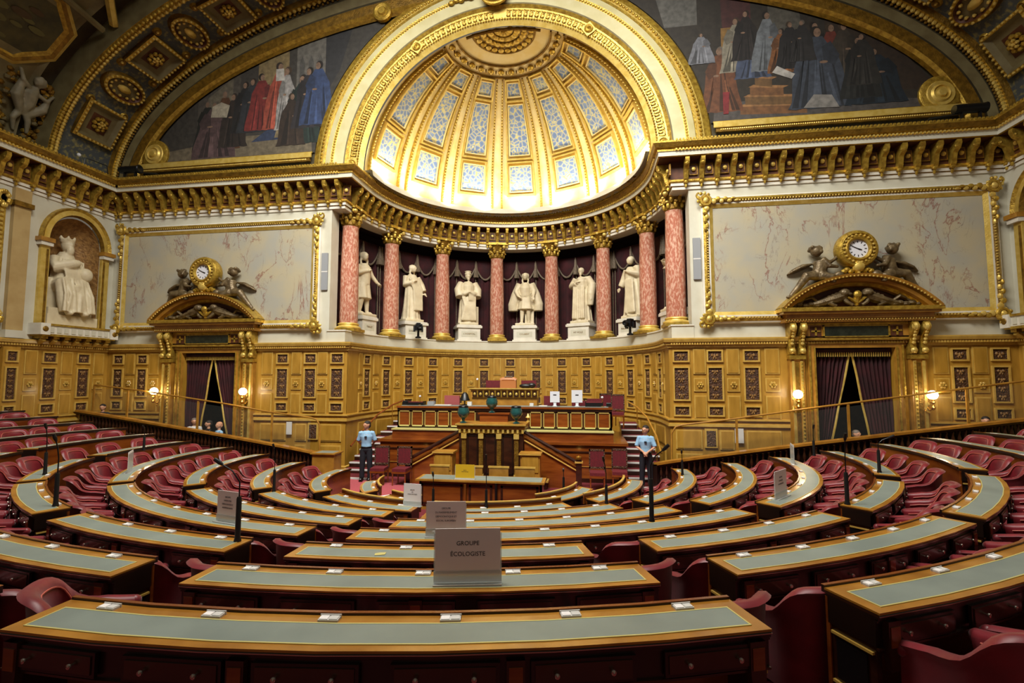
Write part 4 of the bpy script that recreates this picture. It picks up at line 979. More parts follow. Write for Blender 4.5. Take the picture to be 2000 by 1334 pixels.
# ------------------------------------------------------------------ curtains behind the statues
AZS=[-77.14,-51.43,-25.71,0,25.71,51.43,77.14]
wh=['leftmost','second from left','third from left','central','third from right','second from right','rightmost']
for az,wd in zip(AZS,wh):
    t=thing('apse_curtain',(0,0,0),0,'dark claret swagged curtain behind the %s statue' % wd,'curtain','apse curtains')
    half=12.6; b=MB(); vs=[]; nn=70
    for j,z in enumerate((4.68,5.5,6.5,7.6,8.25)):
        for i in range(nn+1):
            a=az-half+2*half*i/nn; r=6.45+.05*sin(i*.9)+.02*sin(i*.37+j); vs.append((*polar(r,a),z))
    b.add(vs,[(j*(nn+1)+i,j*(nn+1)+i+1,(j+1)*(nn+1)+i+1,(j+1)*(nn+1)+i) for j in range(4) for i in range(nn)],CURT); b.build('drape',t,smooth=60)
    for k in (-1,0,1):
        b=MB(); vs=[]; c=az+k*8.2
        for i in range(13):
            a=c-4.1+8.2*i/12; s=1-((a-c)/4.1)**2
            for q in range(5):
                u=q/4; z=8.55-(.28+.62*s)*u; r=6.36-.10*sin(pi*u)*s-.03*(q%2); vs.append((*polar(r,a),z))
        b.add(vs,[(i*5+q,i*5+q+1,(i+1)*5+q+1,(i+1)*5+q) for i in range(12) for q in range(4)],CURT); sw=b.build('swag',t,smooth=70)
        b=MB(); b.tube([vs[i*5+4] for i in range(13)],.045,TRIMG,6); b.build('fringe',sw)
    for k in (-1.5,-.5,.5,1.5):
        c=az+k*8.2; b=MB(); x,y=polar(6.28,c); b.lathe([(.02,8.5),(.05,8.4),(.07,8.15),(.13,7.75),(.12,7.72),(0,7.74)],(x,y,0),10,TRIMG,flute=-.15); b.build('tassel',t)
        b=MB(); b.tube([(*polar(6.36,c),4.7),(*polar(6.36,c),7.75)],.022,TRIMG,6); b.build('cord',t)

# marble panels on the side walls beyond the niches (only their near edges are seen)
for sgn, side in ((-1,'left'),(1,'right')):
    F = lambda u,d,z: (sgn*(HW-d), u, z)
    t=thing('marble_wall_panel',(0,0,0),0,'gilt framed marble panel on the %s side wall beyond the niche' % side,'wall panel')
    b=MB(); b.box(-7.2,-3.7,.0,.05,4.9,8.35,MARBLE,F); b.build('marble_slab',t)
    b=MB()
    for (y0,y1,z0,z1) in ((-7.35,-3.5,4.7,4.95),(-7.35,-3.5,8.3,8.55),(-3.72,-3.5,4.7,8.55),(-7.35,-7.15,4.7,8.55)): b.box(y0,y1,0,.12,z0,z1,GOLD,F)
    for i in range(26): b.ball((-3.6,.13,4.9+3.4*i/25),.05,GOLDL,6,4,F)
    b.build('frame',t)
    for zz in (4.85,8.4):
        b=MB()
        for i in range(14): b.ball((-3.6-.12*cos(i*1.1)*1.2,.15+.02*(i%2),zz+.2*sin(i*1.1)),(.08,.06,.08),GOLD if i%2 else GOLDL,7,5,F)
        b.build('corner_ornament',t)

# ------------------------------------------------------------------ apse statues
def head(b, c, r, m, f, turn=0., hair=0, beard=0, hat=0):
    R = Matrix.Rotation(turn,3,'Z')
    def g(x,y,z): v=R@Vector((x,y,z)); return f(c[0]+v.x*r, c[1]+v.y*r, c[2]+v.z*r)
    b.ball((0,0,.05),(.78,.92,1.0),m,14,10,g); b.ball((0,-.35,-.45),(.5,.5,.5),m,10,7,g)
    b.ball((0,-.93,-.02),(.14,.2,.24),m,7,5,g)                      # nose
    for s in (-1,1):
        b.ball((s*.32,-.76,.16),(.17,.12,.09),m,7,5,g); b.ball((s*.8,.02,0),(.1,.18,.26),m,7,5,g); b.ball((s*.3,-.84,.27),(.2,.08,.06),m,7,5,g)
    b.ball((0,-.86,-.42),(.22,.1,.07),m,7,5,g)
    if hair:                                                        # long curled hair falling to the shoulders
        for s in (-1,1):
            for i in range(6): b.ball((s*(.78+.08*sin(i*2)),.42,.6-.42*i),(.3,.4,.34),m,8,6,g)
        b.ball((0,.35,.45),(.92,.85,.72),m,12,8,g)
    else: b.ball((0,.18,.35),(.86,.88,.75),m,12,8,g)
    if beard: b.ball((0,-.62,-.85),(.42,.32,.6),m,9,7,g)
    if hat: b.lathe([(0,.62),(1.05,.62),(1.12,.8),(.85,.9),(.95,1.35),(1.2,1.5),(0,1.55)],(0,0,0),8,m,fn=g,flute=-.12)
def robe(b, f, m, h0, h1, r0, r1, folds=18, ax=(1.,.75), lean=0., amp=.055, open_=0, seed=0):
    """pleated skirt/robe as a loft"""
    rnd = random.Random(seed); ph=[rnd.uniform(0,6.28) for _ in range(4)]
    n=60; k=10; vs=[]
    for j in range(k+1):
        u=j/k; z=h0+(h1-h0)*u; r=r0+(r1-r0)*(u**.8)
        for i in range(n):
            a=2*pi*i/n; am=amp*(1-u*.6)*r*2.2
            rr=r+am*(.6*sin(folds*.5*a+ph[0]+u*1.5)+.4*sin(folds*a*.35+ph[1]-u)+.35*sin(folds*.8*a+ph[2]))
            vs.append((rr*cos(a)*ax[0]+lean*u, rr*sin(a)*ax[1], z))
    fs=[(j*n+i,j*n+(i+1)%n,(j+1)*n+(i+1)%n,(j+1)*n+i) for j in range(k) for i in range(n)]
    fs += [tuple(range(n))[::-1], tuple(k*n+i for i in range(n))]
    b.add(vs,fs,m,f)
def hand(b, p, d, m, f, s=1.):
    """small sculpted hand: palm, four fingers, thumb; d = pointing direction"""
    P=Vector(p); D=Vector(d).normalized(); U=Vector((0,0,1)) if abs(D.z)<.8 else Vector((0,-1,0)); W=D.cross(U).normalized(); U=W.cross(D)
    b.ball(tuple(P+D*.05*s),(.055*s,.055*s,.055*s),m,7,5,f)
    for i in range(4):
        o=P+D*.08*s+W*(.028*(i-1.5))*s; l=(.075,.09,.085,.065)[i]*s
        b.tube([tuple(o),tuple(o+D*l*.6-U*.01*s),tuple(o+D*l-U*.035*s)],[.015*s,.014*s,.011*s],m,6,fn=f)
    o=P+D*.03*s+W*.05*s; b.tube([tuple(o),tuple(o+D*.04*s+W*.03*s),tuple(o+D*.075*s+W*.025*s)],[.017*s,.015*s,.012*s],m,6,fn=f)
def statue_mesh(kind):
    b=MB(); f=lambda x,y,z:(x,y,z); m=STAT
    b.box(-.46,.46,-.36,.36,0,.12,m)
    z0=.1
    def leg(s,fx,fy,kx=.0,ky=-.03,r=1.): b.tube([(s*.13,0,1.3),(s*.15+kx,ky-.03,.75),(fx,fy,z0+.08)],[.17*r,.12*r,.075*r],m,12); b.ball((fx,fy-.08,z0+.05),(.08,.17,.06),m,8,5)
    if kind==0:      # coat, one arm thrown out to the right
        leg(-1,-.16,.05); leg(1,.2,-.05); robe(b,f,m,.72,1.5,.36,.27,12,(1,.85),amp=.05,seed=1)
        b.tube([(0,0,1.3),(0,-.02,1.6),(-.02,-.03,1.95),(-.02,-.02,2.12)],[.27,.27,.29,.17],m,14); head(b,(0,-.06,2.42),.175,m,f,-.4,1)
        b.tube([(.28,0,2.0),(.42,-.1,1.68),(.6,-.25,1.42)],[.13,.1,.07],m,10); hand(b,(.6,-.25,1.42),(.8,-.3,-.5),m,f,1.4)
        b.tube([(-.29,0,2.0),(-.4,-.08,1.68),(-.08,-.3,1.82)],[.13,.11,.07],m,10); hand(b,(-.08,-.3,1.82),(1,-.1,.3),m,f,1.3)
        b.tube([(-.3,.12,1.9),(-.42,.15,1.2),(-.45,.12,.6),(-.4,.1,.15)],[.14,.2,.24,.24],m,10)
    elif kind==1:    # long robe, veil, hand to chest
        robe(b,f,m,.1,1.7,.46,.3,20,(.95,.72),seed=2,amp=.06)
        b.tube([(0,0,1.6),(.0,-.02,1.9),(0,-.02,2.1)],[.31,.3,.18],m,14); head(b,(.03,-.09,2.36),.17,m,f,.35,1)
        b.tube([(-.27,0,2.0),(-.36,-.06,1.62),(-.12,-.3,1.72)],[.16,.15,.09],m,10); hand(b,(-.12,-.3,1.72),(.8,-.2,.5),m,f,1.3)
        b.tube([(.27,0,2.0),(.44,-.05,1.65),(.5,-.22,1.35)],[.16,.19,.15],m,10); hand(b,(.48,-.28,1.28),(.3,-.6,-.5),m,f,1.3)
        for i in range(6): b.tube([(-.25+.09*i,-.27,1.9),(-.05+.08*i,-.3,1.4),(.0+.07*i,-.34,.5)],[.04,.05,.05],m,6)
    elif kind==2:    # broad sleeves, square cap, beard
        robe(b,f,m,.1,1.6,.44,.34,16,(1,.75),seed=3,amp=.06)
        b.tube([(0,0,1.5),(0,-.02,1.85),(0,-.02,2.05)],[.34,.34,.18],m,14); head(b,(0,-.08,2.3),.165,m,f,0,0,1,1)
        for s in (-1,1):
            b.tube([(s*.3,0,2.0),(s*.45,-.05,1.65),(s*.42,-.18,1.3)],[.17,.22,.2],m,12); b.tube([(s*.42,-.15,1.45),(s*.2,-.36,1.45),(s*.06,-.4,1.5)],[.14,.1,.07],m,10); hand(b,(s*.08,-.4,1.5),(-s,-.2,.1),m,f,1.2)
        b.box(.2,.52,-.1,.25,.1,.9,m); b.obox((.1,-.36,1.3),(.26,.1,.34),m,.2)
        for i in range(7): b.tube([(-.3+.1*i,-.3,1.3),(-.2+.08*i,-.36,.9),(-.35+.11*i,-.36,.2)],[.05,.055,.06],m,6)
    elif kind==3:    # short coat and cloak, legs in stockings
        leg(-1,-.17,-.12); leg(1,.16,.05); robe(b,f,m,.78,1.5,.4,.28,14,(1,.8),seed=4,amp=.04)
        b.tube([(0,0,1.4),(0,-.02,1.8),(0,-.02,2.05)],[.28,.31,.17],m,14); head(b,(0,-.08,2.34),.17,m,f,0,1)
        for s in (-1,1):
            b.tube([(s*.27,.05,2.02),(s*.46,.08,1.5),(s*.6,.08,1.0),(s*.6,.08,.72)],[.15,.2,.22,.2],m,12,flat=1.2)
            b.tube([(s*.3,0,1.95),(s*.42,-.12,1.62),(s*(.4 if s>0 else .3),-.28,1.38)],[.14,.12,.08],m,10)
        hand(b,(.4,-.28,1.36),(.1,-.5,-.7),m,f,1.3); hand(b,(-.3,-.28,1.36),(.6,-.5,-.2),m,f,1.3); b.box(-.05,.4,.05,.3,.1,.75,m)
    elif kind==4:    # robe and wide mantle, beard
        robe(b,f,m,.1,1.7,.48,.33,18,(1,.72),seed=5,amp=.055)
        b.tube([(0,0,1.6),(0,-.02,1.92),(0,-.02,2.12)],[.33,.33,.17],m,14); head(b,(0,-.08,2.38),.165,m,f,.15,0,1)
        b.tube([(-.28,0,2.05),(-.48,-.05,1.72),(-.12,-.34,1.78)],[.17,.17,.09],m,12); hand(b,(-.12,-.34,1.78),(.8,-.2,.45),m,f,1.3)
        b.tube([(.28,0,2.05),(.52,-.02,1.7),(.5,-.12,1.3),(.46,-.1,.8)],[.18,.2,.18,.14],m,12); hand(b,(.5,-.2,1.22),(.1,-.4,-.8),m,f,1.3)
        b.tube([(-.38,.05,1.9),(.0,-.33,1.98),(.33,-.1,2.05)],[.08,.06,.08],m,8)
        for i in range(6): b.tube([(-.28+.1*i,-.28,1.65),(-.28+.1*i,-.33,1.0),(-.3+.11*i,-.36,.2)],[.045,.05,.055],m,6)
    elif kind==5:    # gown leaning, arms crossed high, train to the right
        robe(b,f,m,.1,1.65,.5,.3,20,(1,.75),lean=-.12,seed=6,amp=.07)
        b.tube([(-.12,0,1.6),(-.12,-.02,1.95),(-.1,-.02,2.15)],[.3,.31,.17],m,14); head(b,(-.12,-.08,2.42),.17,m,f,-.35,0)
        b.tube([(-.38,0,2.05),(-.5,-.05,1.7),(-.62,-.15,1.38)],[.17,.17,.14],m,12); hand(b,(-.62,-.2,1.32),(-.3,-.4,-.7),m,f,1.3)
        b.tube([(.15,0,2.08),(.32,-.1,1.75),(.05,-.34,1.9)],[.19,.17,.09],m,12); hand(b,(.05,-.34,1.9),(-.8,-.2,.3),m,f,1.3)
        b.tube([(.2,.1,2.0),(.36,.1,1.4),(.42,.1,.7),(.48,.1,.2)],[.15,.2,.22,.22],m,12)
        for i in range(6): b.tube([(-.2+.08*i,-.3,1.6),(-.12+.08*i,-.34,1.0),(-.12+.1*i,-.38,.2)],[.045,.05,.06],m,6)
    else:            # slim bare-legged drapery, arms folded to chest
        leg(-1,-.12,-.1,r=1.); leg(1,.14,.05,r=1.); robe(b,f,m,.95,1.55,.33,.25,12,(1,.8),seed=7,amp=.05)
        b.tube([(0,0,1.45),(0,-.02,1.85),(0,-.02,2.08)],[.25,.28,.16],m,14); head(b,(0,-.08,2.38),.17,m,f,0.2,0)
        b.tube([(-.26,0,2.0),(-.42,-.05,1.68),(-.16,-.3,1.85)],[.13,.11,.07],m,10); hand(b,(-.16,-.3,1.85),(.7,-.2,.5),m,f,1.3)
        b.tube([(.26,0,2.0),(.36,-.1,1.66),(.1,-.28,1.6)],[.13,.11,.07],m,10); hand(b,(.1,-.28,1.6),(-.8,-.2,.1),m,f,1.3)
        b.tube([(.25,.12,1.9),(.36,.15,1.2),(.34,.15,.2)],[.12,.17,.2],m,10)
    return b
NM=['TURGOT',"D'AGUESSEAU","L'HOSPITAL",'COLBERT','MT MOLÉ','MALESHERBES','PORTALIS']
DSC=['white marble statue in coat throwing one arm out, leftmost of the apse statues','white marble statue in long robe and curled hair, second statue from the left','white marble bearded statue in square cap, third statue from the left','white marble statue in short coat and cloak with bare calves, central apse statue','white marble bearded statue in wide mantle, third statue from the right','white marble statue in sweeping gown beside the right video camera','white marble statue half hidden by the rightmost pink column']
for i,az in enumerate(AZS):
    x,y=polar(5.98,az); a=-radians(az)
    if i==6: x,y=polar(6.12,az-4.2)
    if i==0: x,y=polar(6.05,az+2.2)
    p=thing('pedestal',(x,y,4.68),a,'white marble pedestal under the %s apse statue, carved with its name' % wh[i],'pedestal','statue pedestals')
    b=MB(); b.box(-.55,.55,-.45,.42,0,.08,STONEW); b.box(-.50,.50,-.42,.38,.08,.60,STONEW); b.box(-.58,.58,-.48,.42,.60,.70,STONEW); b.box(-.54,.54,-.45,.40,.70,.74,STONEW); b.box(-.36,.36,-.425,-.42,.2,.45,STONE); b.build('pedestal_block',p)
    lettering(NM[i],.105,(0,-.43,.33),GOLDD,p)
    s=statue_mesh(i).build('statue',label=DSC[i],cat='statue',group='apse statues'); s.location=(x,y,5.42); s.rotation_euler.z=a; s.scale=(.96,.96,.98); remesh(s,.028)
    if i in (0,6): p.scale=(.82,.82,1)
# video cameras on the ledge
for x,y,rz,lab in ((-4.0,3.55,.5,'black robotic video camera on the ledge beside the second statue'),(4.38,3.35,-.6,'black robotic video camera on the ledge before the gowned statue')):
    t=thing('video_camera',(x,y,4.66),rz,lab,'video camera','ledge cameras')
    b=MB(); b.lathe([(.12,0),(.12,.05),(.05,.08),(.04,.3)],(0,0,0),12,BLACKM); b.build('mount',t)
    b=MB(); b.box(-.13,.13,-.2,.22,.3,.56,BLACKM); b.box(-.19,-.13,-.05,.1,.26,.5,BLACK); b.box(.13,.19,-.05,.1,.26,.5,BLACK); b.box(-.08,.08,-.1,.15,.56,.62,BLACK); b.build('camera_body',t)
    b=MB(); b.lathe([(.07,0),(.085,.12),(.09,.22),(.06,.22),(.05,.18),(0,.17)],(0,0,0),14,BLACK,fn=lambda x,y,z:(x,-.2-z,.43+y)); b.build('lens',t)
# ------------------------------------------------------------------ people
def person(loc, rz, label, h=1.75, pose='behind', visible='full', hair=HAIR, top=SHIRT, bottom=NAVY, turn=0.):
    t=thing('person',loc,rz,label,'person'); k=h/1.75
    sc=lambda x,y,z:(x*k,y*k,z*k)
    sit = visible!='full'
    b=MB(); m=SKIN
    zt = 0 if not sit else 0
    # body: legs, trunk, neck, head, arms
    for s in (-1,1):
        b.tube([(s*.09,0,.9),(s*.11,-.01,.48),(s*.12,.02,.09)],[.085,.055,.04],m,10,fn=sc); b.ball((s*.12,-.05,.05),(.045,.12,.045),m,8,5,sc)
    b.tube([(0,0,.88),(0,.0,1.1),(0,-.01,1.36),(0,0,1.47)],[.135,.125,.16,.06],m,14,fn=sc,flat=.72,up=(0,1,0))
    b.tube([(0,.0,1.42),(0,-.01,1.56)],[.058,.052],m,10,fn=sc)
    head(b,(0,-.02,1.635),.112,m,sc,turn)
    if pose=='behind':
        A=[[(s*.18,0,1.41),(s*.25,.05,1.16),(s*.12,.17,.98)] for s in (-1,1)]; H=[((s*.11,.18,.97),(-s,.1,-.2)) for s in (-1,1)]
    elif pose=='front':
        A=[[(s*.18,0,1.41),(s*.26,-.02,1.15),(s*.06,-.2,1.02)] for s in (-1,1)]; H=[((s*.06,-.21,1.01),(-s*.8,-.3,-.6)) for s in (-1,1)]
    else:
        A=[[(s*.18,0,1.41),(s*.24,.0,1.14),(s*.2,-.12,.9)] for s in (-1,1)]; H=[((s*.2,-.13,.89),(0,-.3,-1)) for s in (-1,1)]
    for a in A: b.tube(a,[.052,.042,.03],m,10,fn=sc)
    for p,d in H: hand(b,p,d,m,sc,.95)
    remesh(b.build('body',t),.012)
    b=MB()
    hb=lambda x,y,z:(lambda v: sc(v.x,v.y-.02,v.z+1.635))(Matrix.Rotation(turn,3,'Z')@Vector((x,y,z)))
    b.ball((0,.025,.05),(.095,.112,.088),hair,14,8,hb); b.ball((0,.06,-.01),(.088,.08,.09),hair,12,8,hb); b.build('hair',t)
    b=MB()
    b.tube([(0,.0,.93),(0,.0,1.1),(0,-.012,1.3),(0,0,1.43),(0,.0,1.475)],[.155,.15,.175,.14,.07],top,16,fn=sc,flat=.72,up=(0,1,0))
    for a in A:
        e=Vector(a[0]).lerp(Vector(a[1]),.95); b.tube([(a[0][0]*.7,0,1.415),a[0],tuple(Vector(a[0]).lerp(Vector(a[1]),.5)),tuple(e)],[.058,.064,.060,.066],top,12,fn=sc)
    remesh(b.build('shirt',t),.014)
    if not sit:
        b=MB(); b.tube([(0,.0,1.0),(0,0,.9),(0,0,.82)],[.155,.16,.12],bottom,14,fn=sc,flat=.78,up=(0,1,0))
        for s in (-1,1): b.tube([(s*.075,0,.92),(s*.10,-.01,.62),(s*.115,0,.3),(s*.12,.02,.06)],[.108,.09,.075,.078],bottom,12,fn=sc)
        remesh(b.build('trousers',t),.014)
        b=MB(); b.lathe([(.163,.965),(.168,.97),(.168,1.0),(.163,1.005)],(0,0,0),20,SHOE,fn=lambda x,y,z: sc(x,y*.78,z)); b.build('belt',t)
        for s in (-1,1):
            b=MB(); b.ball((s*.12,-.06,.055),(.056,.15,.055),SHOE,10,6,sc); b.ball((s*.12,.02,.09),(.06,.07,.08),SHOE,10,6,sc); b.box(s*.12-.05,s*.12+.05,-.2,.08,0,.025,SHOE,sc); b.build('shoe',t)
        b=MB(); b.box(-.035,.035,-.155,-.147,1.26,1.32,NAVY,sc); b.build('chest_badge',t)
    return t
person((-3.78,-1.45,.05),.25,'guard in pale blue shirt and navy trousers, arms behind back, by the left steps',1.72,'behind',turn=-.7)
person((4.33,-1.15,.05),-.15,'guard in pale blue shirt and dark trousers, hands clasped in front, by the right steps',1.68,'front',turn=-.5)
for (x,y,z,rz,lab,hr,tp) in ((-10.35,-.55,.08,.5,'grey haired person in white shirt behind the left balustrade, before the curtains',HAIRG,WHITEP),(-9.85,-.5,-.0,-.7,'dark haired person behind the left balustrade, middle of a talking group of three',HAIR,BLACK),(-9.5,-.45,-.05,-.5,'bald headed person behind the left balustrade, lowest of the group of three',SKIN,SHIRT),(-13.9,-.6,.52,.3,'dark haired person behind the upper end of the left balustrade',HAIR,NAVY),(10.05,-.5,.0,.2,'person whose pale face shows above the balustrade at the right doorway',HAIRG,WHITEP),(13.15,-.6,.42,-.7,'dark haired person in white collar behind the upper end of the right balustrade',HAIR,WHITEP)):
    person((x,y,z),rz,lab,1.62,'down','sit',hair=hr,top=tp,turn=.2)

# ------------------------------------------------------------------ tribune
def panel_front(b, x0,x1,y,z0,z1,m=MAHOG,mf=OAKM,fw=.05,d=.03):
    b.box(x0,x1,y-d,y,z0,z0+fw,mf); b.box(x0,x1,y-d,y,z1-fw,z1,mf); b.box(x0,x0+fw,y-d,y,z0,z1,mf); b.box(x1-fw,x1,y-d,y,z0,z1,mf); b.box(x0+fw,x1-fw,y-.01,y,z0+fw,z1-fw,m)
t=thing('tribune_platform',(0,0,0),0,'stepped polished mahogany platform carrying the long upper bench','platform')
b=MB(); b.box(-3.72,3.85,-.6,2.6,0,1.08,MAHOG); b.box(-3.78,3.9,-.66,2.6,1.08,1.15,MAHOG); b.box(-3.72,3.85,-.62,-.6,.86,.9,MAHOGD); b.box(-3.72,3.85,-.63,-.6,0,.12,MAHOGD)
b.box(-3.72,-3.5,-.63,-.6,.12,.86,MAHOGD); b.box(3.62,3.85,-.63,-.6,.12,.86,MAHOGD); b.box(-3.72,3.85,-.62,-.6,.45,.47,OAKM)
b.build('lower_stage',t)
b=MB(); b.box(-3.45,3.5,-.3,2.8,1.15,1.42,MAHOG); b.box(-3.47,3.52,-.34,2.8,1.41,1.45,TOOL); b.build('upper_stage',t)
t=thing('long_bench_desk',(0,0,0),0,'long mahogany bench desk with panelled front across the tribune','desk')
b=MB(); b.box(-3.4,3.48,.0,.06,1.45,2.08,MAHOGD); b.box(-3.42,3.5,-.06,.55,2.09,2.15,MAHOG); b.box(-3.4,3.48,-.03,0,2.02,2.09,MAHOGD); b.box(-3.4,-3.3,0,.5,1.45,2.1,MAHOGD); b.box(3.38,3.48,0,.5,1.45,2.1,MAHOGD); b.build('desk_body',t)
for i in range(6):
    for x0,x1 in ((-3.35+.435*i,-3.35+.435*i+.39),(.95+.42*i,.95+.42*i+.375)):
        b=MB(); panel_front(b,x0,x1,.0,1.5,2.0,MAHOG,OLIVEF,.035); b.box(x0+.03,x1-.03,-.05,0,1.5,1.54,TOOL); b.build('front_panel',t)
b=MB(); b.box(-3.3,3.38,.06,.5,2.15,2.165,LEATHER); b.build('leather_inlay',t)
t=thing('president_desk',(0,0,0),0,'raised central desk with carved frieze above the long bench','desk')
b=MB(); b.box(-1.05,1.12,.6,1.2,1.45,2.55,OAKM); b.box(-1.12,1.2,.5,1.3,2.66,2.72,OAKM); b.box(-1.08,1.16,.55,1.25,2.42,2.66,OAKM); b.box(-1.12,1.2,.48,.52,2.69,2.72,GOLDL); b.build('desk_body',t)
b=MB()
for i in range(11):
    x=-.95+.2*i; b.box(x-.07,x+.07,.53,.55,2.44,2.62,MAHOGD); b.ball((x,.53,2.53),(.045,.03,.05),GOLDL,7,5); b.tube([(x+.1,.5,2.64),(x+.1,.52,2.5),(x+.1,.54,2.42)],[.03,.025,.015],GOLD,6)
b.build('carved_frieze',t)
# orator's rostrum
t=thing('speaker_rostrum',(0,0,0),0,'orator rostrum with gilt pilasters and gilt bracketed top at the centre','rostrum')
b=MB(); b.box(-.93,.93,-1.5,-.66,.25,1.6,MAHOGD); b.build('rostrum_body',t)
b=MB(); b.box(-.98,.98,-1.56,-.66,1.6,1.66,OAKM); b.box(-1.02,1.02,-1.62,-.66,1.7,1.76,OAKM); b.box(-.98,.98,-1.58,-.66,1.66,1.7,GOLDD); b.box(-1.02,1.02,-1.63,-1.62,1.72,1.75,GOLDL)
b.box(-.95,.95,-1.53,-1.5,1.48,1.6,GOLDD)
for i in range(14): b.box(-.93+.14*i,-.87+.14*i,-1.57,-1.53,1.5,1.6,GOLDL)
b.build('rostrum_top',t)
for x in (-.78,-.28,.24,.74):
    b=MB(); b.box(x-.06,x+.06,-1.55,-1.5,.27,1.5,GOLDD); b.box(x-.075,x+.075,-1.58,-1.5,1.34,1.48,GOLDL); b.box(x-.075,x+.075,-1.58,-1.5,.25,.34,GOLDL); b.build('pilaster',t)
for x0,x1 in ((-.68,-.38),(-.18,.14),(.34,.64)):
    b=MB(); panel_front(b,x0,x1,-1.5,.35,1.42,MAHOGD,DRAW,.03,.02); b.build('front_panel',t)
b=MB(); b.box(-.45,.4,-.95,-.7,1.76,1.98,MAHOG); b.box(-.5,.45,-.98,-.66,1.98,2.02,MAHOG); b.build('lectern_box',t)
b=MB(); b.box(-1.6,1.6,-1.7,-.6,0,.25,MAHOGD); b.box(-1.65,1.65,-1.75,-.6,.2,.25,OAKL); b.build('step',t)
for s in (-1,1):
    q=thing('rostrum_stair',(0,0,0),0,'sloping mahogany stair wall with brass lined handrail %s of the rostrum' % ('left' if s<0 else 'right'),'stair','rostrum stairs')
    b=MB(); b.add([(s*.95,-1.42,0),(s*2.45,-1.42,0),(s*2.45,-1.42,.62),(s*.95,-1.42,1.45),(s*.95,-1.32,0),(s*2.45,-1.32,0),(s*2.45,-1.32,.62),(s*.95,-1.32,1.45)],[(0,1,2,3),(4,5,6,7),(0,1,5,4),(1,2,6,5),(2,3,7,6),(3,0,4,7)],MAHOG); b.build('stair_wall',q)
    b=MB(); b.tube([(s*.95,-1.37,1.52),(s*2.45,-1.37,.70)],.05,MAHOGD,8); b.tube([(s*.95,-1.45,1.40),(s*2.4,-1.45,.60)],.015,BRASS,6); b.tube([(s*.95,-1.45,1.30),(s*2.4,-1.45,.50)],.02,OAKL,6); b.build('handrail',q)
    b=MB(); b.box(s*2.4,s*2.56,-1.46,-1.3,0,.78,MAHOGD); b.box(s*2.37,s*2.59,-1.49,-1.27,.7,.74,OAKL); b.lathe([(.06,.78),(.085,.8),(.085,.86),(.05,.88),(0,.9)],(s*2.48,-1.38,0),12,BRASS); b.build('newel_post',q)
    for i in range(6):
        b=MB(); x=2.35-.24*i; b.box(s*(x-.24),s*x,-1.3,-.68,0,.2*(i+1),MAHOGD); b.box(s*(x-.24),s*x,-1.3,-.68,.2*(i+1),.2*(i+1)+.02,CARPET); b.build('tread',q)
# covered teal globes/urns
for x,y,z,lab in ((-.83,-1.42,1.76,'dark teal porcelain urn lamp on the left corner of the rostrum'),(.72,-1.42,1.76,'dark teal porcelain urn lamp on the right corner of the rostrum'),(-.1,-.85,2.02,'dark teal porcelain urn lamp on the lectern box between two others')):
    t=thing('urn_lamp',(x,y,z),0,lab,'lamp','teal urn lamps')
    b=MB(); b.lathe([(.10,0),(.10,.03),(.04,.06),(.05,.12),(.12,.18),(.17,.26),(.175,.34),(.15,.42),(.13,.47)],(0,0,0),24,TEALU); b.build('urn',t)
    b=MB(); b.lathe([(.14,.44),(.145,.47),(.13,.5),(.0,.52)],(0,0,0),20,BLACKM); b.build('urn_cap',t)
for s,lab in ((-1,'small brass finial lamp on the left post of the rostrum top'),(1,'small brass finial lamp on the right post of the rostrum top')):
    b=MB(); b.lathe([(.06,0),(.06,.03),(.02,.05),(.03,.12),(.08,.14),(.04,.18),(.02,.24),(0,.26)],(0,0,0),12,GOLDL); b.build('finial',loc=(s*1.0,-.9,1.76),label=lab,cat='finial',group='rostrum finials')
# stenographers' table
t=thing('stenographers_table',(0,0,0),0,'mahogany table with leather top and panelled front before the rostrum','table')
b=MB(); x0,x1=-1.22,1.68; yf=-4.05
b.box(x0,x1,yf,yf+.05,.08,.66,MAHOG); b.box(x0,x0+.05,yf,yf+.5,.05,.66,MAHOGD); b.box(x1-.05,x1,yf,yf+.5,.05,.66,MAHOGD)
for (a,c) in ((x0+.05,x0+1.05),(x0+1.2,x0+1.75),(x0+1.95,x1-.08)): panel_front(b,a,c,yf,.12,.6,MAHOG,MAHOGD,.05,.02)
b.box(x0-.02,x1+.02,yf-.02,yf+.5,.0,.06,OAKM); b.build('table_body',t)
b=MB(); b.box(x0-.08,x1+.06,yf-.06,yf+.55,.66,.70,OAKM); b.build('table_top',t)
b=MB(); b.box(x0,x1-.02,yf+.0,yf+.48,.70,.708,LEATHER); b.build('leather_inlay',t)
b=MB(); b.tube([(x0+1.12,yf-.05,.08),(x0+1.12,yf-.05,.62)],.03,BRASS,8); b.build('brass_column',t); b=MB(); b.tube([(x0+1.85,yf-.05,.08),(x0+1.85,yf-.05,.66)],.03,BLACK,8); b.build('cable_column',t)
for s,lab in ((-1,'honey oak box cabinet left of the rostrum pilasters'),(1,'honey oak box cabinet right of the rostrum pilasters')):
    t=thing('oak_cabinet',(s*1.2,-2.0,0),0,lab,'cabinet','oak cabinets'); b=MB(); b.box(-.26,.26,-.2,.2,0,1.0,OAKM); b.build('cabinet_body',t); b=MB(); b.box(-.3,.3,-.24,.24,1.0,1.05,OAKM); b.box(-.3,.3,-.245,-.24,1.01,1.04,OAKL); b.build('cabinet_top',t); b=MB(); b.box(-.22,.22,-.215,-.2,.55,.97,OAK); b.build('door',t)
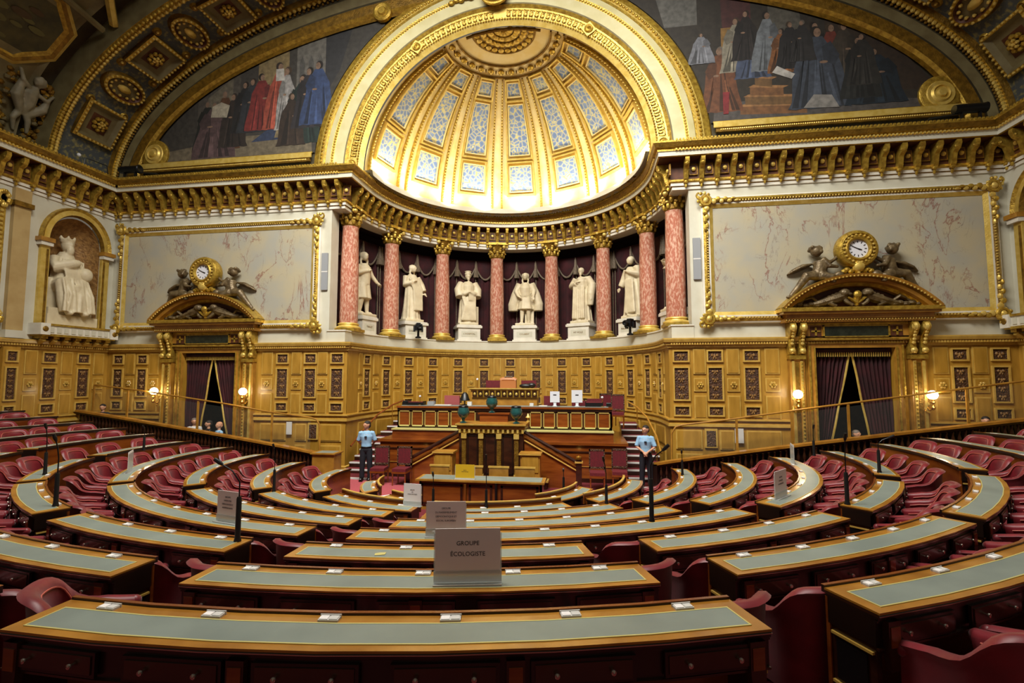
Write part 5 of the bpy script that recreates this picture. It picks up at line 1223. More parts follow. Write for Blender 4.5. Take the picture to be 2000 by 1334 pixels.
for x,lab in ((-.95,'low oak chair back at the left end of the stenographers table'),(-.1,'low oak chair back behind the yellow card'),(.55,'low oak chair back right of the table centre'),(1.2,'low oak chair back at the right end of the stenographers table')):
    t=thing('low_oak_chair',(x,-3.1,0),pi,lab,'chair','low oak chairs')
    b=MB(); b.box(-.24,.24,.18,.22,.62,.88,OAKM); b.box(-.26,.26,.17,.23,.86,.9,OAKL); b.build('backrest',t)
    b=MB(); b.box(-.24,.24,-.2,.2,.42,.47,OAKM); b.build('seat',t)
    for sx in (-1,1):
        for y_ in (-.17,.2): b=MB(); b.box(sx*.22-.02,sx*.22+.02,y_-.02,y_+.02,0,.62 if y_>0 else .42,OAKM); b.build('leg',t)
# side chairs on the floor
def side_chair(loc,rz,lab,s=.84,group='upholstered side chairs'):
    t=thing('side_chair',loc,rz,lab,'chair',group); b=MB(); b.box(-.24*s,.24*s,-.24,.2,.42,.5,REDSEAT); b.build('seat',t)
    b=MB(); b.box(-.23*s,.23*s,.19,.25,.58,1.03,REDSEAT); b.build('backrest',t)
    b=MB(); 
    for (a,c,z0,z1) in ((-.26,-.22,.45,1.07),(.22,.26,.45,1.07),(-.26,.26,1.02,1.07),(-.26,.26,.54,.59)): b.box(a*s,c*s,.185,.255,z0,z1,OAKD)
    b.build('back_frame',t); b=MB(); b.box(-.25*s,.25*s,-.25,.23,.37,.42,MAHOG); b.build('seat_rail',t)
    for sx in (-1,1):
        for y_ in (-.22,.2): b=MB(); b.tube([(sx*.22*s,y_,.4),(sx*.22*s,y_,0)],[.024,.016],MAHOG,8); b.build('leg',t)
    return t
side_chair((-3.22,-1.75,0),.1,'red side chair against the platform, nearer the left guard')
side_chair((-2.55,-1.75,0),.0,'red side chair against the platform, nearer the left rostrum stair')
side_chair((2.98,-1.5,0),.0,'red side chair against the platform, nearer the right rostrum stair')
side_chair((3.6,-1.3,0),-.05,'red side chair against the platform, nearer the right guard')
side_chair((3.72,1.0,1.45),-.1,'red side chair high beside the right end of the long bench, front one',.84,'bench end chairs')
side_chair((3.45,1.75,1.45),.3,'red side chair high beside the right end of the long bench, rear one',.84,'bench end chairs')
# chairs behind the bench (backs seen over the desk)
def office_chair(loc,lab,m=REDSEAT,w=.26,rz=pi):
    t=thing('bench_chair',loc,rz,lab,'chair','chairs behind the bench'); b=MB(); b.box(-w,w,.2,.27,.5,1.02,m); b.build('backrest',t); b=MB(); b.box(-w,w,-.22,.22,.42,.5,m); b.build('seat',t); b=MB(); b.tube([(0,0,.42),(0,0,.05)],.03,BLACKM,8); b.box(-.22,.22,-.03,.03,0,.05,BLACKM); b.box(-.03,.03,-.22,.22,0,.05,BLACKM); b.build('pedestal_base',t)
office_chair((-1.75,.9,1.45),'rose chair back left of the raised central desk',mat('rose fabric',(.58,.28,.28),.8)); office_chair((1.6,.9,1.45),'claret chair back between raised desk and first white computer')
office_chair((2.5,1.0,1.3),'red chair back low between the two white computers'); office_chair((3.0,1.2,1.36),'red chair back at the right end behind the long bench')
office_chair((-.5,1.75,1.95),'claret chair back left of the tan bag'); office_chair((.75,1.75,1.95),'claret chair back right of the tan bag')
b=MB(); b.box(-1.6,1.7,1.3,2.6,1.42,1.95,MAHOG); b.build('president_dais',label='raised dais under the chairs behind the central desk',cat='dais')
t=thing('tan_handbag',(.12,.95,2.72),0,'tan leather bag standing on the raised central desk','bag'); b=MB(); b.box(-.27,.27,-.1,.1,0,.24,TAN); b.tube([(-.25,0,.24),(-.2,0,.28),(.2,0,.28),(.25,0,.24)],.09,TAN,8); b.build('bag_body',t); b=MB(); b.tube([(-.18,-.05,.26),(-.1,-.05,.38),(.12,-.05,.38),(.2,-.05,.26)],.018,TRIMG,6); b.build('handle',t)
b=MB(); b.ball((0,0,.07),(.22,.1,.08),BLACK,12,7); b.ball((.2,0,.09),(.14,.09,.09),BLACK,10,6); b.build('black_bag',loc=(.72,.85,2.72),label='low black bag lying on the right of the raised desk',cat='bag')
t=thing('desk_lamp',(-1.25,.4,2.165),.3,'black hooded desk lamp left of the raised central desk','lamp'); b=MB(); b.lathe([(.09,0),(.09,.02),(.02,.04),(.02,.2)],(0,0,0),12,BLACK); b.build('base',t); b=MB(); b.lathe([(.04,.42),(.1,.36),(.17,.16),(.16,.15),(.03,.38)],(0,0,0),14,BLACK); b.build('lamp_shade',t)
for x,w,lab in ((1.72,.30,'white all in one computer, nearer the raised desk'),(2.42,.34,'white all in one computer, nearer the bench end')):
    t=thing('computer_monitor',(x,.32,2.165),0,lab,'computer','white computers'); b=MB(); b.box(-w/2,w/2,-.03,.02,.12,.12+w*1.15,MONW); b.build('screen_case',t); b=MB(); b.box(-.07,.07,-.06,.08,0,.015,MONW); b.box(-.045,.045,-.02,.0,.0,.16,MONW); b.build('stand',t); b=MB(); b.box(-.05,.05,-.034,-.03,.34,.37,BLACK); b.build('maker_mark',t)
for x,w,h,d,m,nm,lab in ((-2.85,.55,.09,.3,BLACK,'document_tray','black document tray at the left end of the long bench'),(-3.25,.16,.1,.16,BLACK,'telephone','black telephone at the far left end of the long bench'),(-2.35,.22,.12,.2,GREYSP,'bench_console','grey console box on the left half of the long bench'),(2.95,.55,.12,.3,BLACK,'document_tray','black document tray at the right end of the long bench'),(3.4,.14,.08,.14,BLACK,'telephone','black telephone at the far right end of the long bench'),(-1.95,.55,.02,.22,WHITEP,'paper_stack','white papers lying on the left half of the bench'),(1.35,.26,.02,.22,WHITEP,'paper_stack','white papers lying beside the first computer'),(.98,.12,.09,.1,WHITEP,'paper_cup_box','small white box near the raised desk'),(-1.05,.14,.12,.12,WHITEP,'tissue_box','small white box under the black desk lamp')):
    b=MB(); b.box(-w/2,w/2,-d/2,d/2,0,h,m); 
    if nm=='document_tray': b.box(-w/2+.02,w/2-.02,-d/2+.02,d/2-.02,h,h+.02,REDSEAT); b.box(-w/2,-w/2+.02,-d/2,d/2,h,h+.04,m); b.box(w/2-.02,w/2,-d/2,d/2,h,h+.04,m)
    if nm=='telephone': b.tube([(-w/2,0,h+.02),(w/2,0,h+.02)],.022,m,8)
    b.build(nm,loc=(x,.28,2.165),label=lab,cat=nm.replace('_',' '))
for x,y,z,lab in ((-2.7,.15,2.165,'slim brass reading light on the left of the bench'),(-.92,.8,2.72,'small brass lamp on the left of the raised desk'),(3.2,.15,2.165,'slim brass reading light on the right of the bench')):
    t=thing('reading_light',(x,y,z),0,lab,'lamp','brass reading lights'); b=MB(); b.lathe([(.05,0),(.05,.015),(.012,.03),(.01,.26)],(0,0,0),10,BRASS); b.build('lamp_stem',t); b=MB(); b.ball((0,0,.29),.04,DIAL,10,6); b.build('bulb',t)
# side stairs with white nosings
for s in (-1,1):
    side='left' if s<0 else 'right'
    t=thing('side_stair',(0,0,0),0,'red carpeted stair with white edged treads climbing the %s side of the platform' % side,'stairs','side stairs')
    for i in range(9):
        z=.16*(i+1); y=-.55+.36*i; xo=4.95-.0*i-(.0 if i<3 else .09*(i-3)); xi=3.9
        b=MB(); b.box(s*xi,s*xo,y,y+.9,z-.16,z,MAHOGD); b.box(s*xi,s*xo,y,y+.07,z,z+.008,WHITEP); b.box(s*xi,s*xo,y-.006,y,z-.035,z+.008,WHITEP); b.box(s*xi,s*xo,y+.07,y+.9,z,z+.006,CARPET); b.build('tread',t)
    b=MB(); b.box(s*3.86,s*4.95,-1.2,-.55,0,.045,CARPET); b.box(s*3.86,s*4.95,-1.22,-1.15,.0,.05,WHITEP); b.build('landing',t)
    b=MB(); pts=[(s*4.88,-.25,.85),(s*4.86,.5,1.25),(s*4.7,1.4,1.75),(s*4.45,2.1,2.05),(s*4.2,2.6,2.2)]; b.tube(pts,.03,MAHOG if s<0 else OAKM,8); b.build('handrail',t)
    for p in pts[1::2]: b=MB(); b.tube([(p[0],p[1],p[2]),(p[0]+s*.0,p[1],max(0,p[2]-.85))],.015,BRASS,6); b.build('baluster',t)
# red carpet pieces on the stage floor
b=MB(); b.prism([(-4.6,-3.6),(-1.7,-3.3),(-1.7,-1.9),(-4.6,-1.25)],.0,.03,CARPETP); b.prism([(1.9,-3.3),(4.4,-3.4),(4.4,-1.3),(1.9,-1.9)],.0,.03,CARPETP); b.build('rose_carpet_runner',label='rose carpet with white edging on the floor before the platform',cat='carpet')
t=bpy.data.objects['rose_carpet_runner']; b=MB(); b.tube([(-2.6,-3.42,.045),(-1.75,-2.55,.045),(-1.1,-2.5,.045)],.035,WHITEP,6); b.tube([(-2.6,-3.42,.045),(-1.3,-3.3,.045)],.035,WHITEP,6); b.build('white_edging',t)
# ------------------------------------------------------------------ balustrades and glass rails
def zb(x): return .69+(2.03-.69)*(abs(x)-4.6)/(14.2-4.6)
for s in (-1,1):
    side='left' if s<0 else 'right'; XE=14.4; XS=5.55 if s<0 else 4.55
    t=thing('balustrade',(0,0,0),0,'long dark balustrade with sloping wooden rail rising along the %s wall' % side,'balustrade','balustrades')
    Y=-1.0; z0=zb(XS) if s>0 else .74; z1=1.98 if s<0 else 2.14
    zz=lambda x:(z0+(z1-z0)*((abs(x)-XS)/(XE-XS))**.92)
    b=MB(); n=24
    for i in range(n):
        xa,xb=XS+(XE-XS)*i/n,XS+(XE-XS)*(i+1)/n
        def quadbox(ya,yb,lo,hi,m):
            vs=[(s*xa,ya,zz(xa)+lo),(s*xb,ya,zz(xb)+lo),(s*xb,yb,zz(xb)+lo),(s*xa,yb,zz(xa)+lo),(s*xa,ya,zz(xa)+hi),(s*xb,ya,zz(xb)+hi),(s*xb,yb,zz(xb)+hi),(s*xa,yb,zz(xa)+hi)]
            b.add(vs,[(0,1,2,3),(4,5,6,7),(0,1,5,4),(2,3,7,6),(3,0,4,7),(1,2,6,5)],m)
        quadbox(Y-.12,Y+.10,-.06,0,DESKW); quadbox(Y-.08,Y+.06,-.12,-.06,MAHOGD)
    b.build('top_rail',t)
    b=MB(); b.add([(s*XS,Y+.05,0),(s*XE,Y+.05,0),(s*XE,Y+.05,zz(XE)-.1),(s*XS,Y+.05,zz(XS)-.1)],[(0,1,2,3)],DRAW); b.box(s*XS,s*XE,Y-.06,Y+.05,0,.1,DRAW); b.box(s*(XS-.08),s*(XS+.08),Y-.12,Y+.12,0,z0-.02,DRAW); b.build('back_board',t)
    nb=64; bal0=None
    for i in range(nb):
        x=XS+.2+(XE-XS-.3)*i/nb; h=zz(x)-.14
        base=max(.05,h-.62)
        if bal0 is None or True:
            b=MB(); hh=h-base; b.lathe([(.028,0),(.028,.08*hh),(.018,.12*hh),(.04,.3*hh),(.034,.42*hh),(.015,.5*hh),(.034,.58*hh),(.04,.7*hh),(.018,.88*hh),(.028,.92*hh),(.028,hh)],(s*x,Y-.03,base),8,DRAWF); o=b.build('baluster',t)
    t=thing('glass_handrail',(0,0,0),0,'thin brass handrail with clear glass panels above the %s balustrade' % side,'handrail','glass handrails')
    Y=-.6; P=[(s*14.3,Y,2.82),(s*12.4,Y,2.62),(s*9.2,Y,2.2),(s*7.6,Y,1.95),(s*6.1,Y,1.78)] if s<0 else [(14.2,Y,3.0),(12.4,Y,2.74),(9.1,Y,2.26),(6.8,Y,1.9),(5.45,Y,1.72)]
    xe=P[-1][0]; end=[(xe-s*.2,Y,P[-1][2]-.06),(xe-s*.32,Y,P[-1][2]-.25),(xe-s*.34,Y,.1)]
    b=MB(); b.tube(P+end,.028,OAKM,8); b.build('rail',t)
    for i in range(6):
        x=P[0][0]+(P[-1][0]-P[0][0])*i/6; zt=P[0][2]+(P[-1][2]-P[0][2])*i/6+.0
        b=MB(); b.box(x-.03,x+.03,Y-.02,Y+.02,.05,zt-.02,OAKM); b.build('post',t)
    b=MB(); b.add([(P[0][0],Y,1.6),(P[-1][0],Y,.4),(P[-1][0],Y,P[-1][2]-.08),(P[0][0],Y,P[0][2]-.08)],[(0,1,2,3)],GLASS); b.build('glass_panel',t)
    # low oak counter at the foot of the balustrade
    t=thing('usher_desk',(0,0,0),0,'small oak desk with leather top at the foot of the %s balustrade' % side,'desk','usher desks')
    xa=4.75 if s<0 else 4.25
    if s<0:
        b=MB(); b.box(s*xa,s*(xa+.7),-1.55,-1.1,0,.78,OAKM); b.build('desk_body',t); b=MB(); b.box(s*(xa-.04),s*(xa+.74),-1.6,-1.05,.78,.82,OAKM); b.box(s*(xa+.05),s*(xa+.62),-1.52,-1.12,.82,.825,LEATHER); b.build('desk_top',t)
    else: bpy.data.objects.remove(t)
# projectors on the cornice
for x,lab in ((-13.55,'black projector tube on the cornice at the left corner'),(13.45,'black projector tube on the cornice at the right corner')):
    s=-1 if x<0 else 1
    t=thing('projector',(x,-.42,10.42),0,lab,'projector','cornice projectors')
    b=MB(); b.lathe([(.0,-.42),(.12,-.42),(.13,-.3),(.13,.3),(.15,.38),(.12,.4),(0,.36)],(0,0,0),14,BLACKM,fn=lambda x_,y_,z_: (z_,y_,.18+x_)); b.build('projector_body',t)
    b=MB(); b.box(-.25,-.22,-.05,.05,-.14,.1,BLACK); b.box(.2,.23,-.05,.05,-.14,.1,BLACK); b.tube([(-s*.3,0,.05),(-s*1.0,.05,.0),(-s*1.2,.05,-.17)],.02,BLACK,6); b.build('bracket',t)
b=MB(); b.tube([(-14.25,-1.5,10.25),(-14.2,-1.5,10.6),(-14.0,-.9,10.55),(-14.0,-.85,10.25)],.018,BLACK,6); b.ball((-14.2,-1.7,10.6),.06,DIAL,8,6); b.build('cornice_spotlight',label='small spotlight on a thin black arm above the left cornice',cat='spotlight')

# ------------------------------------------------------------------ hemicycle of desks and chairs
TAB = {1: [7.13,7.44,8.98,10.18,10.66,10.58,10.31,10.11,10.04,10.07,10.09,10.1,10.15,10.28,10.42,10.37,9.85,8.71], 2: [6.59,6.85,8.09,9.05,9.48,9.49,9.33,9.19,9.12,9.11,9.13,9.15,9.21,9.3,9.38,9.29,8.83,7.91], 3: [5.88,6.01,7.01,7.81,8.23,8.33,8.27,8.19,8.13,8.12,8.13,8.16,8.2,8.26,8.27,8.13,7.69,7.01], 4: [5.27,5.42,6.2,6.81,7.15,7.24,7.21,7.14,7.09,7.07,7.08,7.1,7.15,7.19,7.2,7.07,6.72,6.19], 5: [4.63,4.79,5.39,5.85,6.1,6.17,6.14,6.09,6.04,6.01,6.01,6.04,6.08,6.12,6.13,6.03,5.77,5.34], 6: [3.79,3.87,4.35,4.73,4.96,5.06,5.06,5.03,4.99,4.97,4.97,4.99,5.02,5.03,5.01,4.9,4.66,4.36], 7: [2.87,2.87,3.2,3.55,3.81,3.95,4.0,4.01,4.0,4.0,3.99,4.0,4.0,3.98,3.91,3.76,3.5,3.34], 8: [1.94,1.94,1.94,1.94,2.42,2.86,3.16,3.33,3.43,3.48,3.48,3.45,3.36,3.19,2.9,2.5,2.5,2.5]}

PH0 = -2.6      # plan centre of the rows on y
HT = {8:.70,7:.75,6:.93,5:1.11,4:1.30,3:1.48,2:1.64,1:1.78,0:1.92,-1:2.06,-2:2.20,-3:2.34}
def Rk(k, ph):
    if k < 1: return Rk(1, ph)+1.03*(1-k)
    T = TAB[k]; u = (ph+196)/12; i = max(0,min(len(T)-2,int(floor(u)))); f = u-i; f=max(-.3,min(1.3,f))
    g = lambda j: T[max(0,min(len(T)-1,j))]
    p0,p1,p2,p3 = g(i-1),g(i),g(i+1),g(i+2)
    return .5*((2*p1)+(-p0+p2)*f+(2*p0-5*p1+4*p2-p3)*f*f+(-p0+3*p1-3*p2+p3)*f**3)
def PT(k, ph, off, z=0):
    r = Rk(k,ph)+off; a=radians(ph); return (r*cos(a), PH0+r*sin(a), z)
def tangent(k, ph, off):
    a=Vector(PT(k,ph-.5,off)); b=Vector(PT(k,ph+.5,off)); d=(b-a).normalized(); return d     # direction of growing phi
# stepped floor
for k in range(7,-4,-1):
    z=HT[k]-.75
    b=MB(); vs=[]; n=72
    for i in range(n+1):
        ph=-196+212*i/n
        def cl(p):
            return (p[0], min(p[1],-2.95), p[2])
        vs += [cl(PT(k,ph,-.14,max(0,HT.get(k+1,.75)-.75)-.05)),cl(PT(k,ph,-.14,z)),cl(PT(k,ph,.93,z))]
    b.add(vs,[q for i in range(n) for q in ((3*i,3*i+1,3*i+4,3*i+3),(3*i+1,3*i+2,3*i+5,3*i+4))],CARPET)
    b.tube([vs[3*i+1] for i in range(n+1)],.012,MAHOGD,6)
    b.build('floor_tier_%d' % (8-k), kind='structure')
# --- shared small meshes
kb=MB(); kb.lathe([(.004,0),(.006,.012),(.013,.018),(.013,.026),(0,.03)],(0,0,0),10,SILVER,fn=lambda x,y,z:(x,-z,y)); knob_me=kb.build('knob').data; bpy.data.objects.remove(bpy.data.objects['knob'])
kb=MB(); kb.box(-.055,.055,-.025,.025,0,.012,WHITEP); kb.box(-.05,.0-.004,-.02,.02,.012,.016,SIGNP); kb.box(.004,.05,-.02,.02,.012,.016,WHITEP); kb.box(-.058,.058,.022,.028,0,.02,WHITEP); plate_me=kb.build('name_plate').data; bpy.data.objects.remove(bpy.data.objects['name_plate'])
kb=MB(); 
for sx in (1,): kb.add([(-.045,-.02,0),(.045,-.02,0),(.045,.02,0),(-.045,.02,0),(-.045,-.02,-.16),(.045,-.02,-.16),(.045,.02,-.16),(-.045,.02,-.16),(-.032,-.02,-.27),(.032,-.02,-.27),(.032,.02,-.27),(-.032,.02,-.27)],[(0,1,5,4),(1,2,6,5),(2,3,7,6),(3,0,4,7),(4,5,9,8),(5,6,10,9),(6,7,11,10),(7,4,8,11),(8,9,10,11)],DRAWF)
kb.box(-.034,.034,-.025,-.02,-.14,-.03,MAHOG); bracket_me=kb.build('apron_bracket').data; bpy.data.objects.remove(bpy.data.objects['apron_bracket'])
drawer_cache={}
def inst(name, me, loc, rz, parent):
    o=bpy.data.objects.new(name,me); COL.objects.link(o); o.location=loc; o.rotation_euler.z=rz; o.parent=parent; return o
W_=.33
def desk(k, p0, p1, label, group, panelled=False):
    """p0<p1 in degrees of plan angle"""
    H=HT[k]; fl=H-.75 if k<8 else 0.
    t=thing('curved_desk',(0,0,0),0,label,'desk',group)
    n=max(3,int((p1-p0)/3)); L=radians(p1-p0)*Rk(k,(p0+p1)/2)
    phs=[p0+(p1-p0)*i/n for i in range(n+1)]
    def strip(b,o0,o1,z0,z1,m,pp=phs,top=True,bot=True):
        vs=[]
        for ph in pp: vs += [PT(k,ph,o0,z0),PT(k,ph,o1,z0),PT(k,ph,o1,z1),PT(k,ph,o0,z1)]
        N=len(pp); fs=[]
        for i in range(N-1):
            for j in range(4): fs.append((4*i+j,4*i+4+j,4*i+4+(j+1)%4,4*i+(j+1)%4))
        fs.append((0,1,2,3)); q=4*(N-1); fs.append((q+3,q+2,q+1,q)); b.add(vs,fs,m)
    b=MB(); strip(b,-.01,W_+.01,H-.012,H,DESKW); strip(b,-.01,W_+.006,H-.03,H-.012,DRAWF); strip(b,.0,W_,H-.045,H-.03,DRAW); strip(b,-.03,-.01,H-.03,H+.012,DRAW); strip(b,-.032,-.008,H+.012,H+.015,MAHOG)
    strip(b,W_+.006,W_+.012,H-.024,H-.019,SILVER); b.build('desk_top',t)  # thin pale metal strip imitates the greyish highlight along the near edge
    da=degrees(.085/Rk(k,p0)); ins=[p0+da+(p1-p0-2*da)*i/n for i in range(n+1)]
    b=MB(); strip(b,.085,W_-.05,H,H+.003,LEATHER,ins); lt=b.build('leather_inlay',t)
    b=MB(); strip(b,.078,.087,H,H+.0045,TOOL,ins); strip(b,W_-.052,W_-.043,H,H+.0045,TOOL,ins)
    dd=degrees(.009/Rk(k,p0))
    for e0,e1 in ((ins[0]-dd,ins[0]),(ins[-1],ins[-1]+dd)): strip(b,.078,W_-.043,H,H+.0045,TOOL,[e0,e1])
    b.build('gilt_tooling',lt)
    b=MB(); strip(b,.01,W_-.02,H-.20,H-.045,DRAW); strip(b,W_-.02,W_-.005,H-.212,H-.2,DRAWF); strip(b,W_-.02,W_-.008,H-.062,H-.05,DRAW); b.build('apron',t)
    b=MB(); strip(b,-.005,.02,fl,H-.045,MAHOG)
    if panelled:
        strip(b,-.1,-.07,H-.12,H+.07,MAHOG); strip(b,-.11,-.06,H+.07,H+.09,OAKL)
        m_=max(2,int(L/.55))
        for i in range(m_):
            c0=p0+(p1-p0)*(i+.12)/m_; c1=p0+(p1-p0)*(i+.88)/m_; strip(b,-.015,-.005,fl+.1,H-.12,MAHOGD,[c0,(c0+c1)/2,c1])
    b.build('modesty_panel',t)
    for e,sg in ((p0,1),(p1,-1)):
        w_=degrees(.035/Rk(k,e)); b=MB(); a_,c_=sorted((e+sg*w_*.3,e+sg*w_*1.3)); strip(b,.02,W_-.03,fl,H-.2,MAHOGD,[a_,c_]); strip(b,.06,W_-.08,H-.5,H-.27,BLACK,sorted((e+sg*w_*.3-sg*.06,e+sg*w_*.6))); strip(b,.03,W_-.04,H-.25,H-.235,OAKL,sorted((e-sg*w_*.15,e+sg*w_*.6))); strip(b,.03,W_-.04,H-.535,H-.52,OAKL,sorted((e-sg*w_*.15,e+sg*w_*.6))); b.build('end_panel',t)
    m_=max(1,int(round(L/.66))); 
    for i in range(m_):
        ph=p0+(p1-p0)*(i+.5)/m_; a=radians(ph); tg=tangent(k,ph,W_); rz=atan2(tg.y,tg.x)
        inst('name_plate',plate_me,PT(k,ph,.042,H),rz,t)
        key=(k,round(L/m_,2))
        if key not in drawer_cache:
            w=L/m_-.13; q=MB(); q.box(-w/2,w/2,-.018,0,-.062,.062,DRAW); q.box(-w/2+.02,w/2-.02,-.024,-.018,-.044,.044,DRAWF); o=q.build('drawer'); drawer_cache[key]=o.data; bpy.data.objects.remove(o)
        d=inst('drawer',drawer_cache[key],PT(k,ph,W_-.014,H-.125),rz,t)
        for sx in ((-.14,.14) if L/m_>.5 else (0,)): inst('knob',knob_me,(sx,-.022,0),0,d)
    nb=max(1,m_//2)
    for i in range(nb+1):
        ph=p0+(p1-p0)*(i/nb if nb else .5); ph=min(max(ph,p0+degrees(.09/Rk(k,ph))),p1-degrees(.09/Rk(k,ph))); tg=tangent(k,ph,W_); inst('apron_bracket',bracket_me,PT(k,ph,W_+.0,H-.05),atan2(tg.y,tg.x),t)
    return t
# --- crimson tub chair
def tub_chair():
    t=thing('tub_chair',(0,0,0),0,'x','chair','x')
    N=30
    def plan(u):            # u -1..1 along the U, 0 at the back; returns x,y, outward normal
        s=abs(u); sg=1 if u>=0 else -1
        if s<.62:
            a=s/.62*pi/2; x,y=.255*sin(a)**.9 if a>0 else 0,-.08-.19*cos(a)**.85 if a<pi/2 else -.08; nx,ny=sin(a),-cos(a)
        else:
            q=(s-.62)/.38; x,y=.255+.012*q,-.08+.30*q; nx,ny=1,0
        return sg*x*1.07,y,sg*nx,ny
    def rim(u):
        s=abs(u); 
        w=1/(1+exp((s-.50)*13)); return .63+.235*w-.035*max(0,(s-.8)/.2)
    b=MB(); vs=[]; K=9
    for i in range(N+1):
        u=-1+2*i/N; x,y,nx,ny=plan(u); h=rim(u); lean=.07*max(0,1-abs(u)*1.4); tk=.035+.02*max(0,1-abs(u))
        pr=[(.0,.17),(.01,.35),(lean*.6+.01,h-.06),(lean+.025,h-.02),(lean+.0,h),(lean-.045,h-.005),(lean-tk-.03,h-.04),(lean*.5-tk-.01,h-.14),(-tk,.40)]
        vs += [(x+nx*d,y+ny*d,z) for d,z in pr]
    fs=[(i*K+j,i*K+j+1,(i+1)*K+j+1,(i+1)*K+j) for i in range(N) for j in range(K-1)]
    fs += [tuple(range(K)), tuple(N*K+j for j in range(K))[::-1]]
    b.add(vs,fs,REDC); 
    for e in (0,N): p=vs[e*K+4]; b.ball((p[0]*.97,p[1]+.0,p[2]-.045),(.042,.045,.045),REDC,10,7)
    b.build('shell',t,smooth=60)
    b=MB(); b.tube([(vs[i*K+6][0]*.985,vs[i*K+6][1]*.985+.0,vs[i*K+6][2]-.02) for i in range(1,N)],.006,REDP,5); b.build('piping',t)
    b=MB(); sv=[]; 
    pts=[]; 
    for i in range(16):
        a=2*pi*i/16; pts.append((.205*cos(a)*abs(cos(a))**-.35 if abs(cos(a))>.05 else .0, .03+.20*sin(a)*abs(sin(a))**-.35 if abs(sin(a))>.05 else .03))
    K2=[(.96,.36),(1.,.40),(1.,.445),(.9,.465),(.5,.475),(0.01,.478)]
    for s_,z in K2: sv += [(x*s_,.03+(y-.03)*s_,z) for x,y in pts]
    b.add(sv,[(j*16+i,j*16+(i+1)%16,(j+1)*16+(i+1)%16,(j+1)*16+i) for j in range(5) for i in range(16)]+[tuple(range(16))[::-1],tuple(80+i for i in range(16))],REDC); b.box(-.22,.22,-.2,.215,.17,.37,REDC); b.build('seat',t,smooth=50)
    for sx in (-1,1):
        for y in (-.19,.18): b=MB(); b.tube([(sx*.2,y,.18),(sx*.21,y*1.05,0)],[.024,.014],OAKM,7); b.build('leg',t)
    return t
CH0=tub_chair(); ch_used=[False]
def chair(k, ph, label, group, off=.63, twist=0.):
    H=HT[k]; z=(H-.75) if k<8 else 0.
    p=PT(k,ph,off,z); tg=tangent(k,ph,off); rz=atan2(tg.y,tg.x)+twist      # tangent + 90 deg points inwards?
    # local +Y must point to the desk (inward): tangent of growing phi rotated +90 = inward
    if not ch_used[0]:
        ch_used[0]=True; o=CH0; o.location=p; o.rotation_euler.z=rz
    else: o=copy_tree(CH0,None,p,rz)
    o['label']=label; o['group']=group
    return o
ROWN={8:'front',7:'second',6:'third',5:'fourth',4:'fifth',3:'sixth',2:'seventh',1:'eighth',0:'ninth',-1:'tenth',-2:'eleventh'}
BL={'lw':'left wing, by the balustrade','lu':'left wing, outer bay','lm':'left wing, curved bay','l':'left central bay','c':'central bay','r':'right central bay','ru':'right wing, curved bay','rw':'right wing, by the balustrade'}
segs=[ # row, phi0, phi1, block, chairs?
(8,-141,-122,'lw',0),(8,-113,-99,'l',0),(8,-60,-34,'r',0),
(7,-166,-130.5,'lw',1),(7,-124.5,-94.8,'l',1),(7,-91,-56,'c',1),(7,-48,-16,'rw',1),
(6,-167,-133,'lw',1),(6,-128.5,-94.8,'l',1),(6,-88.5,-52.3,'c',1),(6,-46.3,-6.5,'rw',1),
(5,-169,-135,'lw',1),(5,-131,-94.5,'l',1),(5,-89.4,-50.6,'c',1),(5,-44.8,-6.1,'rw',1),
(4,-168.4,-135,'lw',1),(4,-133,-94.5,'l',1),(4,-89.9,-49.4,'c',1),(4,-44.8,-7.1,'rw',1),
(3,-167.2,-152.3,'lw',1),(3,-149.5,-134.2,'lu',1),(3,-132.8,-116.6,'lm',1),(3,-113.3,-94.5,'l',1),(3,-90.3,-71.2,'c',1),(3,-67.,-48.6,'r',1),(3,-44.7,-29,'ru',1),(3,-25.8,-7.2,'rw',1),
(2,-168.8,-153.4,'lw',1),(2,-151,-135,'lu',1),(2,-132.8,-117,'lm',0),(2,-113.3,-94.8,'l',1),(2,-91.2,-70.4,'c',1),(2,-66.6,-47.2,'r',1),(2,-45.4,-27,'ru',1),(2,-23.6,-5.4,'rw',1),
(1,-169.9,-153.4,'lw',1),(1,-113,-95.5,'l',1),(1,-92.1,-69.7,'c',2),(1,-65.8,-47.2,'r',1),(1,-45,-27,'ru',1),(1,-23,-4.8,'rw',1),
(0,-170.5,-154,'lw',1),(0,-21,-4.5,'rw',1),(-1,-171,-158,'lw',1),(-1,-18,-4,'rw',1),(-2,-171.5,-160,'lw',0)]
for k,p0,p1,bl,ch in segs:
    desk(k,p0,p1,'curved leather topped desk, %s row from the rostrum, %s' % (ROWN[k],BL[bl]),'%s row desks' % ROWN[k], panelled=(k==8 or (k==7 and bl!='lw')))
    if not ch: continue
    R=Rk(k,(p0+p1)/2)+.63; L=radians(p1-p0)*R; m_=max(1,int(round(L/.66)))
    for i in range(m_):
        if ch==2: continue
        ph=p0+(p1-p0)*(i+.5)/m_
        q = i+1
        chair(k,ph+random.uniform(-.35,.35),'crimson tub chair, %s from left, %s row, %s' % (nth(q),ROWN[k],BL[bl]),'tub chairs, %s row' % ROWN[k],off=.595+random.uniform(-.015,.02),twist=random.uniform(-.12,.12))
